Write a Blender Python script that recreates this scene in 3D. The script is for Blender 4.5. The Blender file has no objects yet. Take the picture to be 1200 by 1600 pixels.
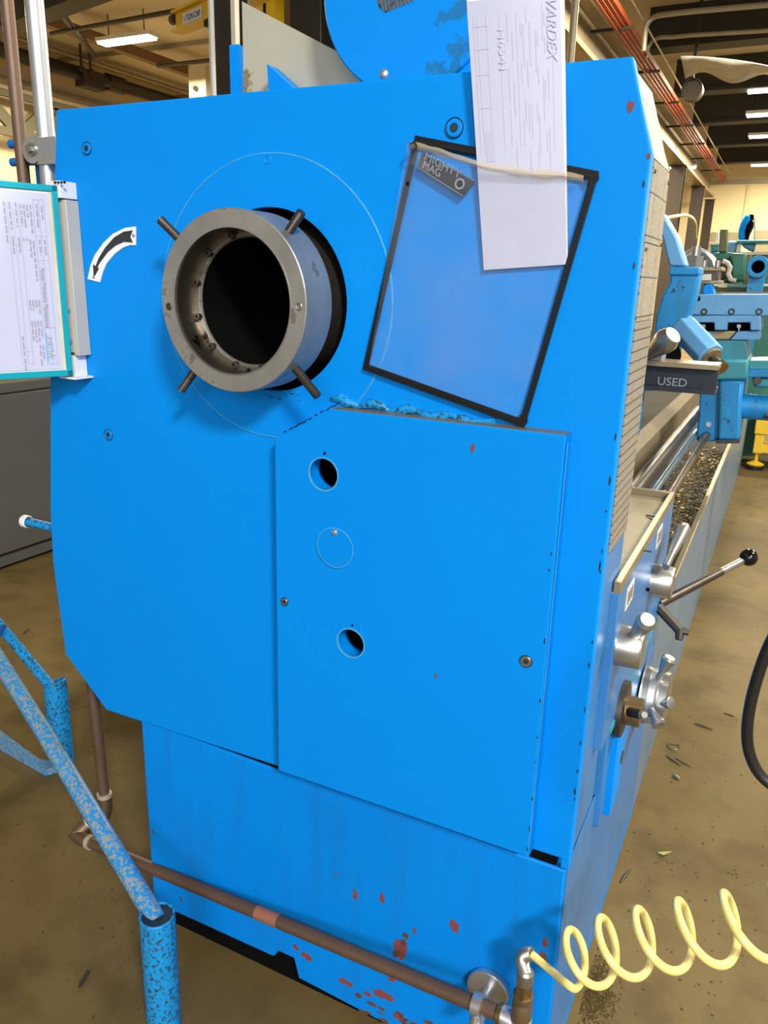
import bpy, bmesh, math, random
from mathutils import Vector, Matrix, noise
from mathutils.geometry import delaunay_2d_cdt
random.seed(7)
S = bpy.context.scene
COL = S.collection
V = Vector
# ------------------------------------------------------------------ camera, world, lights, exposure
F_PX, YAW, PITCH, ROLL, EYE = 1224.92, -.459593, .289084, -.0282118, V((0, 0, 1.25))
fw = V((math.sin(YAW)*math.cos(PITCH), math.cos(YAW)*math.cos(PITCH), -math.sin(PITCH)))
r0 = V((math.cos(YAW), -math.sin(YAW), 0)); d0 = fw.cross(r0)
RGT = math.cos(ROLL)*r0 + math.sin(ROLL)*d0
DWN = -math.sin(ROLL)*r0 + math.cos(ROLL)*d0
cam = bpy.data.cameras.new('camera'); co = bpy.data.objects.new('camera', cam); COL.objects.link(co)
cam.sensor_fit = 'HORIZONTAL'; cam.sensor_width = 36; cam.lens = 36*F_PX/1200; cam.clip_start = .02; cam.clip_end = 200
co.matrix_world = Matrix(((RGT.x, -DWN.x, -fw.x, EYE.x), (RGT.y, -DWN.y, -fw.y, EYE.y), (RGT.z, -DWN.z, -fw.z, EYE.z), (0, 0, 0, 1)))
S.camera = co

def at(px, py, x=None, y=None, z=None, d=None):
    """survey helper: point of the photograph's line of sight on a known real plane"""
    r = RGT*((px-600)/F_PX) + DWN*((py-800)/F_PX) + fw
    if d is not None: t = d
    elif x is not None: t = x/r.x
    elif y is not None: t = y/r.y
    else: t = (z-EYE.z)/r.z
    return EYE + r*t

W = bpy.data.worlds.new('world'); S.world = W; W.use_nodes = True
bg = W.node_tree.nodes['Background']; bg.inputs[0].default_value = (.95, .97, 1, 1); bg.inputs[1].default_value = .5
S.view_settings.view_transform = 'Standard'; S.view_settings.look = 'None'
S.view_settings.gamma = 1; S.view_settings.use_curve_mapping = False; S.view_settings.exposure = .0

def area(name, loc, aim, sx, sy, power, col):
    l = bpy.data.lights.new(name, 'AREA'); l.shape = 'RECTANGLE'; l.size = sx; l.size_y = sy; l.energy = power; l.color = col
    o = bpy.data.objects.new(name, l); COL.objects.link(o); o.location = loc
    o.rotation_euler = (V(aim)-V(loc)).to_track_quat('-Z', 'Y').to_euler(); return o
area('bay_lamp_light', (3.3, -2.9, 4.6), (-.5, .9, .8), .9, .9, 640, (1, .97, .92))
area('bay_door_light', (1.8, -6, 3.0), (-.6, 1, 1.2), 4, 3, 270, (.92, .97, 1))
area('aisle_fill_light', (2.8, 3.0, 4.6), (1.4, 2.6, 0), 1.2, 1.2, 430, (1, .93, .8))  # added fill with no fixture, brightens the right-hand floor
for k, (lx, ly) in enumerate([(-1.0, 9), (-1.0, 14), (-1.0, 19), (-9.8, 7), (-9, 10), (-7, 14), (-4, 16), (2.5, 9), (0, 22.6), (4, 22.6)]):
    area('hall_fill_light', (lx, ly, 4.2), (lx, ly, 0), 1.2, .5, 420, (1, .87, .62))  # unseen hall lights; those near the walls are added to brighten them

# ------------------------------------------------------------------ materials
def new_mat(name):
    m = bpy.data.materials.new(name); m.use_nodes = True
    nt = m.node_tree; return m, nt, nt.nodes['Principled BSDF']
def mat(name, col, rough=.5, metal=0, var=.12, vs=6, bump=0, bs=60, chip=None, chip_amt=.0, chip_s=14, spec=.5, alpha=1, stretch=None, streak=None, streak_amt=0):
    m, nt, p = new_mat(name); N = nt.nodes; L = nt.links
    tc = N.new('ShaderNodeTexCoord'); mp = N.new('ShaderNodeMapping'); L.new(tc.outputs['Object'], mp.inputs[0])
    if stretch: mp.inputs['Scale'].default_value = stretch
    nz = N.new('ShaderNodeTexNoise'); nz.inputs['Scale'].default_value = vs; nz.inputs['Detail'].default_value = 5
    L.new(mp.outputs[0], nz.inputs[0])
    mx = N.new('ShaderNodeMixRGB'); L.new(nz.outputs[0], mx.inputs[0])
    c = V(col)
    mx.inputs[1].default_value = (*(c*(1-var)), 1); mx.inputs[2].default_value = (*[min(1, v) for v in c*(1+var)], 1)
    out = mx.outputs[0]
    if streak:
        m2 = N.new('ShaderNodeMapping'); m2.inputs['Scale'].default_value = (1, 1, .12); L.new(tc.outputs['Object'], m2.inputs[0])
        n3 = N.new('ShaderNodeTexNoise'); n3.inputs['Scale'].default_value = 30; n3.inputs['Detail'].default_value = 4; L.new(m2.outputs[0], n3.inputs[0])
        r3 = N.new('ShaderNodeValToRGB'); r3.color_ramp.elements[0].position = .5; r3.color_ramp.elements[1].position = .75
        r3.color_ramp.elements[1].color = (streak_amt,)*3+(1,); L.new(n3.outputs[0], r3.inputs[0])
        x3 = N.new('ShaderNodeMixRGB'); L.new(r3.outputs[0], x3.inputs[0]); L.new(out, x3.inputs[1]); x3.inputs[2].default_value = (*streak, 1); out = x3.outputs[0]
    if chip:
        n2 = N.new('ShaderNodeTexNoise'); n2.inputs['Scale'].default_value = chip_s; n2.inputs['Detail'].default_value = 7; n2.inputs['Roughness'].default_value = .65
        L.new(mp.outputs[0], n2.inputs[0])
        rp = N.new('ShaderNodeValToRGB'); rp.color_ramp.elements[0].position = chip_amt; rp.color_ramp.elements[1].position = chip_amt+.03
        L.new(n2.outputs[0], rp.inputs[0])
        m3 = N.new('ShaderNodeMixRGB'); L.new(rp.outputs[0], m3.inputs[0]); L.new(out, m3.inputs[1]); m3.inputs[2].default_value = (*chip, 1); out = m3.outputs[0]
    L.new(out, p.inputs['Base Color'])
    p.inputs['Roughness'].default_value = rough; p.inputs['Metallic'].default_value = metal
    p.inputs['Specular IOR Level'].default_value = spec; p.inputs['Alpha'].default_value = alpha
    if bump:
        n4 = N.new('ShaderNodeTexNoise'); n4.inputs['Scale'].default_value = bs; n4.inputs['Detail'].default_value = 3; L.new(tc.outputs['Object'], n4.inputs[0])
        b = N.new('ShaderNodeBump'); b.inputs['Strength'].default_value = bump; b.inputs['Distance'].default_value = .004
        L.new(n4.outputs[0], b.inputs['Height']); L.new(b.outputs[0], p.inputs['Normal'])
    return m
def glow(name, col, s):
    m, nt, p = new_mat(name); p.inputs['Base Color'].default_value = (*col, 1); p.inputs['Emission Color'].default_value = (*col, 1); p.inputs['Emission Strength'].default_value = s; return m
BL = (0, .222, .70)
M = dict(
 blue=mat('blue_enamel', BL, .45, spec=.12, var=.06, vs=3, bump=.06, bs=45),
 bluebase=mat('blue_enamel_base', (0, .205, .67), .48, spec=.12, var=.1, vs=4, bump=.1, bs=30, streak=(.01, .12, .38), streak_amt=.35),
 bluesheen=mat('blue_enamel_sheen', (.03, .165, .42), .32, spec=.45, var=.14, vs=5, bump=.05, bs=25, streak=(.10, .2, .34), streak_amt=.5),  # greyer blue: reflected sheen of the side faces put into the colour
 blueold=mat('worn_blue_paint', (.005, .21, .50), .45, var=.3, vs=12, bump=.15, bs=50, chip=(.02, .05, .07), chip_amt=.63, chip_s=26, streak=(.02, .14, .2), streak_amt=.6),
 bluetube=mat('scuffed_blue_tube', (.02, .24, .55), .35, var=.3, vs=30, chip=(.26, .29, .29), chip_amt=.50, chip_s=150),
 bluepost=mat('chipped_blue_post', (.005, .25, .6), .4, var=.25, vs=25, chip=(.02, .07, .11), chip_amt=.53, chip_s=150, bump=.2, bs=70),
 bluedeep=mat('deep_blue_paint', (.003, .12, .42), .45, var=.2),
 bluepale=mat('pale_blue_paint', (.11, .31, .56), .45, var=.2, vs=10, chip=(.05, .12, .2), chip_amt=.66, chip_s=40),
 teal=mat('teal_paint', (.03, .22, .28), .5, var=.25, vs=10, streak=(.02, .1, .12), streak_amt=.5),
 tealplastic=mat('teal_plastic', (.0, .33, .42), .4, var=.06),
 green=mat('machine_green', (.02, .14, .1), .5, var=.2),
 olive=mat('olive_green', (.1, .11, .04), .5, var=.2),
 red=mat('red_primer', (.19, .045, .045), .7, var=.3, vs=90),
 rust=mat('dark_rust', (.1, .04, .03), .8, var=.5, vs=120),
 grime=mat('oily_grime', (.012, .022, .03), .5, var=.6, vs=60),
 black=mat('black_plastic', (.005, .005, .006), .5, spec=.3, var=.2),
 ball=mat('black_bakelite', (.004, .004, .004), .08, var=0),
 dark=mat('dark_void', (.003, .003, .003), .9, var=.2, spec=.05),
 rubber=mat('black_rubber', (.012, .01, .01), .35, var=.3, vs=20),
 steel=mat('turned_steel', (.38, .365, .33), .45, .75, var=.35, vs=22, bump=.08, bs=80, chip=(.27, .23, .17), chip_amt=.6, chip_s=22),
 steelin=mat('oily_steel_bore', (.30, .27, .22), .4, 1, var=.4, vs=20, chip=(.05, .03, .015), chip_amt=.55, chip_s=16),
 steelclean=mat('bright_steel', (.42, .41, .38), .33, .9, var=.15, vs=20),
 steeldk=mat('dark_bolt_steel', (.09, .075, .062), .45, .8, var=.4, vs=60),
 zinc=mat('galvanised_steel', (.58, .6, .62), .35, .85, var=.15, vs=22),
 brass=mat('aged_brass', (.30, .21, .09), .35, .9, var=.3, vs=30),
 brassdull=mat('dull_bronze', (.24, .17, .1), .45, .8, var=.35, vs=30),
 copper=mat('tarnished_copper_pipe', (.145, .09, .062), .45, .45, var=.3, vs=9, chip=(.06, .03, .03), chip_amt=.67, chip_s=7),
 copperlite=mat('bare_copper_band', (.42, .17, .1), .45, .4, var=.15),
 solder=mat('solder_ring', (.55, .47, .35), .45, .4, var=.2),
 hose=mat('yellow_hose', (.80, .66, .22), .3, var=.1, vs=12, spec=.6),
 paper=mat('white_paper', (.53, .54, .68), .6, var=.02),
 ink=mat('faint_print', (.487, .497, .635), .7, var=.05),
 inkgrey=mat('grey_print', (.34, .35, .45), .7, var=.1),
 inkblk=mat('black_ink', (.02, .02, .025), .6, var=.1),
 inkblue=mat('blue_logo_ink', (.2, .45, .7), .6, var=.1),
 beige=mat('beige_plastic', (.46, .45, .41), .5, var=.06),
 white=mat('white_enamel', (.75, .76, .78), .4, var=.04),
 whiteold=mat('old_white_tag', (.6, .56, .46), .55, var=.2, vs=30),
 aluedge=mat('bare_metal_edge', (.55, .55, .5), .4, .5, var=.3, vs=30),
 edge=mat('worn_paint_edge', (.08, .36, .6), .45, .1, var=.4, vs=50),
 panelfilm=None,
 sheet=mat('bare_sheet_metal', (.50, .47, .36), .4, .3, var=.2, vs=5, chip=(.26, .19, .07), chip_amt=.58, chip_s=9),
 grey=mat('grey_cabinet_paint', (.062, .063, .06), .4, var=.08, vs=3),
 greydk=mat('grey_steel_block', (.33, .34, .36), .4, .4, var=.15),
 ibeam=mat('black_mill_scale', (.028, .03, .042), .5, .4, var=.5, vs=60, chip=(.3, .28, .25), chip_amt=.72, chip_s=60),
 tansteel=mat('tan_machined_steel', (.36, .27, .15), .4, .6, var=.2),
 way=mat('oily_bed_way', (.17, .14, .09), .6, .2, spec=.2, var=.25, vs=8),
 waydk=mat('dark_bed_casting', (.05, .047, .04), .8, spec=.08, var=.4),
 screw=mat('oily_leadscrew', (.07, .06, .05), .35, .8, var=.4, vs=40),
 rod=mat('blue_grey_rod', (.2, .3, .38), .3, .7, var=.2),
 rodbr=mat('brown_feed_rod', (.09, .06, .035), .35, .7, var=.3),
 tray=mat('chip_tray_blue_grey', (.13, .22, .33), .35, .25, var=.2, vs=4, streak=(.3, .34, .36), streak_amt=.5),
 lip=mat('oily_tray_lip', (.25, .2, .115), .4, .4, var=.25),
 swarf=mat('brassy_swarf', (.24, .17, .06), .35, .9, var=.6, vs=50),
 oil=mat('oily_tray_floor', (.035, .028, .014), .6, spec=.2, var=.6, vs=14),
 gbtop=mat('green_gearbox_top', (.2, .16, .085), .5, .1, var=.25, vs=14, chip=(.07, .15, .12), chip_amt=.55, chip_s=8),
 column=mat('brown_steel_column', (.036, .024, .015), .55, .1, var=.2),
 beam=mat('dark_roof_beam', (.028, .025, .021), .7, var=.25),
 wood=mat('brown_glulam', (.16, .08, .03), .7, var=.25, vs=4, stretch=(1, .1, 1)),
 wall=mat('cream_wall', (.82, .70, .42), .85, var=.05, vs=1),
 walldk=mat('tan_wall', (.75, .62, .38), .85, var=.08, vs=1),
 ceil=mat('insulated_ceiling', (.52, .45, .33), .9, var=.12, vs=1.5),
 foil=mat('torn_foil_insulation', (.36, .35, .34), .45, .3, var=.3, vs=10),
 conduit=mat('ceiling_conduit', (.35, .31, .22), .5, .4, var=.15),
 pipedk=mat('dark_iron_pipe', (.035, .028, .02), .5, .3, var=.2),
 redrail=mat('red_orange_rail', (.26, .045, .014), .5, var=.25, vs=3),
 railsteel=mat('tan_rail_steel', (.3, .24, .15), .45, .4, var=.25),
 yellow=mat('crane_yellow', (.85, .52, .02), .4, var=.08),
 yellowdk=mat('yellow_stand_paint', (.75, .48, .02), .45, var=.15),
 joist=mat('grey_green_joist', (.1, .09, .045), .6, var=.15),
 lamp=glow('fluorescent_tube', (1, .94, .78), 9),
 lampw=glow('cool_lamp', (1, .97, .9), 9),
 glassdk=mat('dim_window', (.3, .27, .16), .15, var=.3, vs=2),
 greywhite=mat('grey_pallet_wrap', (.45, .45, .42), .5, var=.15),
 leaf=mat('dry_leaf', (.42, .38, .12), .6, var=.2),
 chip=mat('metal_chip', (.2, .17, .12), .35, .8, var=.4),
)
# concrete floor
def floor_mat():
    m, nt, p = new_mat('stained_concrete'); N, L = nt.nodes, nt.links
    tc = N.new('ShaderNodeTexCoord')
    def nz(s, d, r=.5):
        n = N.new('ShaderNodeTexNoise'); n.inputs['Scale'].default_value = s; n.inputs['Detail'].default_value = d; n.inputs['Roughness'].default_value = r
        L.new(tc.outputs['Object'], n.inputs[0]); return n
    a, b, c = nz(1.3, 6), nz(7, 8, .6), nz(60, 4)
    r1 = N.new('ShaderNodeValToRGB'); L.new(a.outputs[0], r1.inputs[0])
    r1.color_ramp.elements[0].color = (.10, .068, .023, 1); r1.color_ramp.elements[1].color = (.165, .115, .042, 1)
    r1.color_ramp.elements[0].position = .35; r1.color_ramp.elements[1].position = .65
    r2 = N.new('ShaderNodeValToRGB'); L.new(b.outputs[0], r2.inputs[0])
    r2.color_ramp.elements[0].color = (.6, .6, .58, 1); r2.color_ramp.elements[1].color = (1, 1, 1, 1); r2.color_ramp.elements[0].position = .32; r2.color_ramp.elements[1].position = .52
    mm = N.new('ShaderNodeMixRGB'); mm.blend_type = 'MULTIPLY'; mm.inputs[0].default_value = .8; L.new(r1.outputs[0], mm.inputs[1]); L.new(r2.outputs[0], mm.inputs[2])
    r3 = N.new('ShaderNodeValToRGB'); L.new(c.outputs[0], r3.inputs[0]); r3.color_ramp.elements[0].position = .74; r3.color_ramp.elements[1].position = .8
    m3 = N.new('ShaderNodeMixRGB'); L.new(r3.outputs[0], m3.inputs[0]); L.new(mm.outputs[0], m3.inputs[1]); m3.inputs[2].default_value = (.3, .24, .15, 1)
    L.new(m3.outputs[0], p.inputs['Base Color']); p.inputs['Roughness'].default_value = .6; p.inputs['Specular IOR Level'].default_value = .25
    bp = N.new('ShaderNodeBump'); bp.inputs['Strength'].default_value = .15; bp.inputs['Distance'].default_value = .004; L.new(b.outputs[0], bp.inputs['Height']); L.new(bp.outputs[0], p.inputs['Normal'])
    return m
M['floor'] = floor_mat()
def film_mat():
    m, nt, p = new_mat('cloudy_plastic_film'); N, L = nt.nodes, nt.links
    tc = N.new('ShaderNodeTexCoord'); n = N.new('ShaderNodeTexNoise'); n.inputs['Scale'].default_value = 9; n.inputs['Detail'].default_value = 3
    L.new(tc.outputs['Object'], n.inputs[0])
    r = N.new('ShaderNodeMapRange'); L.new(n.outputs[0], r.inputs[0]); r.inputs[1].default_value = .3; r.inputs[2].default_value = .7; r.inputs[3].default_value = .05; r.inputs[4].default_value = .19
    L.new(r.outputs[0], p.inputs['Alpha']); p.inputs['Base Color'].default_value = (.38, .42, .5, 1); p.inputs['Roughness'].default_value = .35
    return m
M['film'] = film_mat()
def fold_mat():
    m, nt, p = new_mat('yellowed_film_edge'); p.inputs['Base Color'].default_value = (.55, .45, .25, 1); p.inputs['Roughness'].default_value = .12; p.inputs['Alpha'].default_value = .5; return m
M['fold'] = fold_mat()
def chart_mat(name, sx, sz, base, off):
    m, nt, p = new_mat(name); N, L = nt.nodes, nt.links
    tc = N.new('ShaderNodeTexCoord'); sp = N.new('ShaderNodeSeparateXYZ'); L.new(tc.outputs['Object'], sp.inputs[0])
    cb = N.new('ShaderNodeCombineXYZ'); L.new(sp.outputs[1], cb.inputs[0]); L.new(sp.outputs[2], cb.inputs[1])
    br = N.new('ShaderNodeTexBrick'); br.offset = 0; br.inputs['Scale'].default_value = 1
    br.inputs['Brick Width'].default_value = sx; br.inputs['Row Height'].default_value = sz; br.inputs['Mortar Size'].default_value = .0009; br.inputs['Mortar Smooth'].default_value = 0
    br.inputs['Color1'].default_value = (*base, 1); br.inputs['Color2'].default_value = (*[c*.94 for c in base], 1); br.inputs['Mortar'].default_value = (.06, .055, .05, 1)
    L.new(cb.outputs[0], br.inputs[0])
    mp = N.new('ShaderNodeMapping'); mp.inputs['Scale'].default_value = off; L.new(tc.outputs['Object'], mp.inputs[0])
    nz = N.new('ShaderNodeTexNoise'); nz.inputs['Scale'].default_value = 1; nz.inputs['Detail'].default_value = 2; L.new(mp.outputs[0], nz.inputs[0])
    rp = N.new('ShaderNodeValToRGB'); rp.color_ramp.elements[0].position = .57; rp.color_ramp.elements[1].position = .66; L.new(nz.outputs[0], rp.inputs[0])
    mx = N.new('ShaderNodeMixRGB'); L.new(rp.outputs[0], mx.inputs[0]); L.new(br.outputs[0], mx.inputs[1]); mx.inputs[2].default_value = (.07, .06, .05, 1)
    L.new(mx.outputs[0], p.inputs['Base Color']); p.inputs['Roughness'].default_value = .5
    return m
M['chart_text'] = chart_mat('instruction_plate_print', 10, 10, (.46, .40, .26), (1, 260, 700))
M['chart_big'] = chart_mat('speed_chart_print', .062, .045, (.33, .295, .23), (1, 420, 260))
M['chart_small'] = chart_mat('thread_chart_print', .016, .0125, (.30, .27, .215), (1, 700, 420))

# ------------------------------------------------------------------ mesh building
def inset(pts, c):       # polygon in the XZ plane moved inwards by c
    n = len(pts); out = []; ar = sum(pts[i].x*pts[(i+1) % n].z-pts[(i+1) % n].x*pts[i].z for i in range(n)); sg = 1 if ar > 0 else -1
    for i in range(n):
        a, b, d = pts[i-1], pts[i], pts[(i+1) % n]
        e1 = (b-a).normalized(); e2 = (d-b).normalized()
        n1 = V((-e1.z, 0, e1.x))*sg; n2 = V((-e2.z, 0, e2.x))*sg
        m = (n1+n2).normalized(); out.append(b+m*(c/max(.3, m.dot(n1))))
    return out
def inside(p, poly):
    r = False; n = len(poly)
    for i in range(n):
        a, b = poly[i], poly[i-1]
        if (a.z > p.y) != (b.z > p.y) and p.x < (b.x-a.x)*(p.y-a.z)/(b.z-a.z)+a.x: r = not r
    return r
class B:
    def __init__(s): s.bm = bmesh.new()
    def box(s, lo, hi):
        lo, hi = V(lo), V(hi); v = [s.bm.verts.new((x, y, z)) for x in (lo.x, hi.x) for y in (lo.y, hi.y) for z in (lo.z, hi.z)]
        for f in ((0, 1, 3, 2), (4, 6, 7, 5), (0, 4, 5, 1), (2, 3, 7, 6), (0, 2, 6, 4), (1, 5, 7, 3)): s.bm.faces.new([v[i] for i in f])
        return s
    def prism(s, pts, vec):
        vec = V(vec); a = [s.bm.verts.new(p) for p in pts]; b = [s.bm.verts.new(V(p)+vec) for p in pts]; n = len(a)
        s.bm.faces.new(a); s.bm.faces.new(b[::-1])
        for i in range(n): s.bm.faces.new((a[i], b[i], b[(i+1) % n], a[(i+1) % n]))
        return s
    def plate(s, outer, holes, vec, cham=0):
        vec = V(vec)
        if cham:      # front edge broken by a small chamfer: outer face is inset, then a sloping band
            inn = inset(outer, cham); f = vec.normalized()*cham*.8
            a = [s.bm.verts.new(p) for p in inn]; b = [s.bm.verts.new(V(p)+f) for p in outer]; n = len(a)
            for i in range(n): s.bm.faces.new((a[i], a[(i+1) % n], b[(i+1) % n], b[i]))
            s.plate(inn, holes, vec*.5); return s.plate([V(p)+f for p in outer], [inset(h, -.0002) for h in holes], vec-f)
        loops = [outer]+holes; c2 = []; ed = []
        for lp in loops:
            o_ = len(c2); c2 += [V((p.x, p.z)) for p in lp]; ed += [(o_+i, o_+(i+1) % len(lp)) for i in range(len(lp))]
        y = V(outer[0]).y; ov, _, of, *_r = delaunay_2d_cdt(c2, ed, [], 0, 1e-7)
        of = [f for f in of if inside(sum((ov[i] for i in f), V((0, 0)))/len(f), outer) and not any(inside(sum((ov[i] for i in f), V((0, 0)))/len(f), h) for h in holes)]
        A = [s.bm.verts.new((p.x, y, p.y)) for p in ov]; Z = [s.bm.verts.new(v.co+vec) for v in A]
        cnt = {}
        for f in of:
            s.bm.faces.new([A[i] for i in f]); s.bm.faces.new([Z[i] for i in reversed(f)])
            for i in range(len(f)): e = (f[i], f[(i+1) % len(f)]); cnt[frozenset(e)] = cnt.get(frozenset(e), [])+[e]
        for v in cnt.values():
            if len(v) == 1: i, j = v[0]; s.bm.faces.new((A[j], A[i], Z[i], Z[j]))
        return s
    def lathe(s, prof, org, ax, n=32, closed=False, arc=None):
        org, ax = V(org), V(ax).normalized(); u = ax.orthogonal().normalized()
        if abs(ax.z) < .9: u = (V((0, 0, 1))-ax*ax.z).normalized()
        w = ax.cross(u); rows = []
        for r, h in prof:
            if r < 1e-7: rows.append([s.bm.verts.new(org+ax*h)]); continue
            rows.append([s.bm.verts.new(org+ax*h+(u*math.cos(2*math.pi*i/n)+w*math.sin(2*math.pi*i/n))*r) for i in range(n)])
        m = len(rows)
        for k in range(m if closed else m-1):
            a, b = rows[k], rows[(k+1) % m]
            for i in range(n):
                j = (i+1) % n
                q = [a[i % len(a)], a[j % len(a)], b[j % len(b)], b[i % len(b)]]; q = list(dict.fromkeys(q))
                if len(q) > 2: s.bm.faces.new(q)
        return s
    def cyl(s, p0, p1, r, r1=None, n=20):
        p0, p1 = V(p0), V(p1); h = (p1-p0).length
        return s.lathe([(0, 0), (r, 0), (r if r1 is None else r1, h), (0, h)], p0, p1-p0, n)
    def pipe(s, p0, p1, r, ri, n=24):
        p0, p1 = V(p0), V(p1); h = (p1-p0).length
        return s.lathe([(ri, 0), (r, 0), (r, h), (ri, h)], p0, p1-p0, n, True)
    def sphere(s, c, r, n=20):
        return s.lathe([(r*math.sin(math.pi*i/n*1), -r*math.cos(math.pi*i/n)) if 0 < i < n else (0, r if i else -r) for i in range(n+1)], c, (0, 0, 1), n+4)
    def tube(s, pts, r, n=12, caps=True):
        pts = [V(p) for p in pts]; m = len(pts); rs = r if isinstance(r, (list, tuple)) else [r]*m; rows = []; u = None
        for i, p in enumerate(pts):
            t = (pts[min(i+1, m-1)]-pts[max(i-1, 0)]).normalized()
            u = t.orthogonal().normalized() if u is None else (u-t*u.dot(t)).normalized()
            w = t.cross(u); rows.append([s.bm.verts.new(p+(u*math.cos(2*math.pi*k/n)+w*math.sin(2*math.pi*k/n))*rs[i]) for k in range(n)])
        for a, b in zip(rows, rows[1:]):
            for k in range(n): s.bm.faces.new((a[k], a[(k+1) % n], b[(k+1) % n], b[k]))
        if caps: s.bm.faces.new(rows[0][::-1]); s.bm.faces.new(rows[-1])
        return s
    def hexa(s, p0, p1, r): return s.cyl(p0, p1, r, n=6)
    def grid(s, f, nu, nv, th=None):
        vs = [[s.bm.verts.new(f(i/nu, j/nv)) for j in range(nv+1)] for i in range(nu+1)]
        for i in range(nu):
            for j in range(nv): s.bm.faces.new((vs[i][j], vs[i+1][j], vs[i+1][j+1], vs[i][j+1]))
        return s
def circ(cx, cz, r, y, n=48): return [V((cx+r*math.cos(2*math.pi*i/n), y, cz+r*math.sin(2*math.pi*i/n))) for i in range(n)]
def thing(name, loc, label, cat, group=None):
    o = bpy.data.objects.new(name, None); COL.objects.link(o); o.location = loc; o.empty_display_size = .05
    return tag(o, label, cat, group)
def tag(o, label, cat, group=None):
    o['label'] = label; o['category'] = cat
    if group: o['group'] = group
    return o
ROOT = {}
def mk(name, b, m, parent=None, bev=0, seg=2, label=None, stuff=False, solid=0, flat=False):
    bm = b.bm; bmesh.ops.recalc_face_normals(bm, faces=bm.faces)
    for f in bm.faces: f.smooth = not flat
    for e in bm.edges:
        if len(e.link_faces) == 2 and e.calc_face_angle(0) > math.radians(32): e.smooth = False
    me = bpy.data.meshes.new(name); bm.to_mesh(me); bm.free()
    o = bpy.data.objects.new(name, me); COL.objects.link(o); me.materials.append(M[m] if isinstance(m, str) else m)
    if parent:
        o.parent = parent      # meshes carry world coordinates; only a root Empty has an offset to undo
        o.matrix_parent_inverse = Matrix.Translation(-parent.location)
    if bev: md = o.modifiers.new('bevel', 'BEVEL'); md.width = bev; md.segments = seg; md.limit_method = 'ANGLE'; md.angle_limit = .6
    if solid: md = o.modifiers.new('solid', 'SOLIDIFY'); md.thickness = solid; md.offset = 0
    if label: o['label'] = label
    if stuff: o['kind'] = 'stuff'
    return o
def struct(name, b, m, parent=None, **k):
    o = mk(name, b, m, parent, **k)
    if not parent: o['kind'] = 'structure'
    return o
def text(name, s, size, org, xd, yd, m, parent, width=None, ext=.0004, shear=0, mirror=False):
    cu = bpy.data.curves.new(name, 'FONT'); cu.body = s; cu.size = size; cu.extrude = ext; cu.shear = shear; cu.resolution_u = 3
    t = bpy.data.objects.new(name, cu); COL.objects.link(t); bpy.context.view_layer.update()
    me = bpy.data.meshes.new_from_object(t.evaluated_get(bpy.context.evaluated_depsgraph_get())); bpy.data.objects.remove(t)
    xs = [v.co.x for v in me.vertices]; w = max(xs)-min(xs) or 1; kx = (width/w) if width else 1
    xd, yd = V(xd).normalized(), V(yd).normalized(); zd = xd.cross(yd)
    for v in me.vertices:
        x = v.co.x*kx
        if mirror: x = (width or w)-x
        v.co = V(org)+xd*x+yd*v.co.y+zd*v.co.z
    o = bpy.data.objects.new(name, me); COL.objects.link(o); me.materials.clear(); me.materials.append(M[m])
    if parent:
        o.parent = parent; o.matrix_parent_inverse = Matrix.Translation(-parent.location)
    return o
def pp(b, pts, y, dep):   # outline surveyed on a plane of constant depth, with real thickness behind
    return b.prism([at(px, py, y=y) for px, py in pts], (0, dep, 0))
def arc_pts(p0, pm, p1, n=8):
    p0, pm, p1 = V(p0), V(pm), V(p1)
    return [(1-t)**2*p0+2*t*(1-t)*pm+t*t*p1 for t in [i/n for i in range(n+1)]]

# ------------------------------------------------------------------ the hall
CZ = 4.75
struct('floor', B().box((-13, -9, -.1), (9, 26, 0)), 'floor')
struct('wall_left', B().box((-12.2, -9, 0), (-12, 25, CZ)), 'walldk')
wb = struct('wall_back', B().box((-12, 25, 0), (9, 25.2, CZ)), 'wall')
for px in (1165, 1235):
    p = at(px, 330, y=25); mk('panel_seam', B().box((p.x-.05, 24.97, 2.75), (p.x+.05, 25, 4.02)), 'walldk', wb)
p0, p1 = at(1112, 363, y=25), at(1158, 363, y=25)
struct('window_1', B().box((p0.x, 24.94, .9), (p1.x, 25, p0.z)), 'glassdk')
p0, p1 = at(1180, 360, y=25), at(1275, 360, y=25)
struct('window_2', B().box((p0.x, 24.94, .9), (p1.x, 25, p0.z)), 'glassdk')
struct('trim_1', B().box((-3, 24.9, 4.0), (9, 25, 4.1)), 'conduit')
ce = struct('ceiling', B().box((-12.2, -9, CZ), (9, 25.2, CZ+.1)), 'ceil')
k = 0
for y in (-2, 1, 4, 6.6, 9.3, 12, 14.7, 17.4, 20.1, 22.8):
    mk('roof_beam', B().box((-2.25, y, CZ-.45), (9, y+.22, CZ)).box((-2.25, y-.06, CZ-.5), (9, y+.28, CZ-.45)), 'beam', ce)
for y in (2, 5, 8, 11, 14, 17, 20):
    mk('purlin', B().box((-12, y, CZ-.07), (-2.5, y+.05, CZ)), 'conduit', ce)
for x in (-9.8, -6.2):
    mk('glulam_beam', B().box((x, 5, CZ-.30), (x+.14, 25, CZ-.16)), 'wood', ce)
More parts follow.
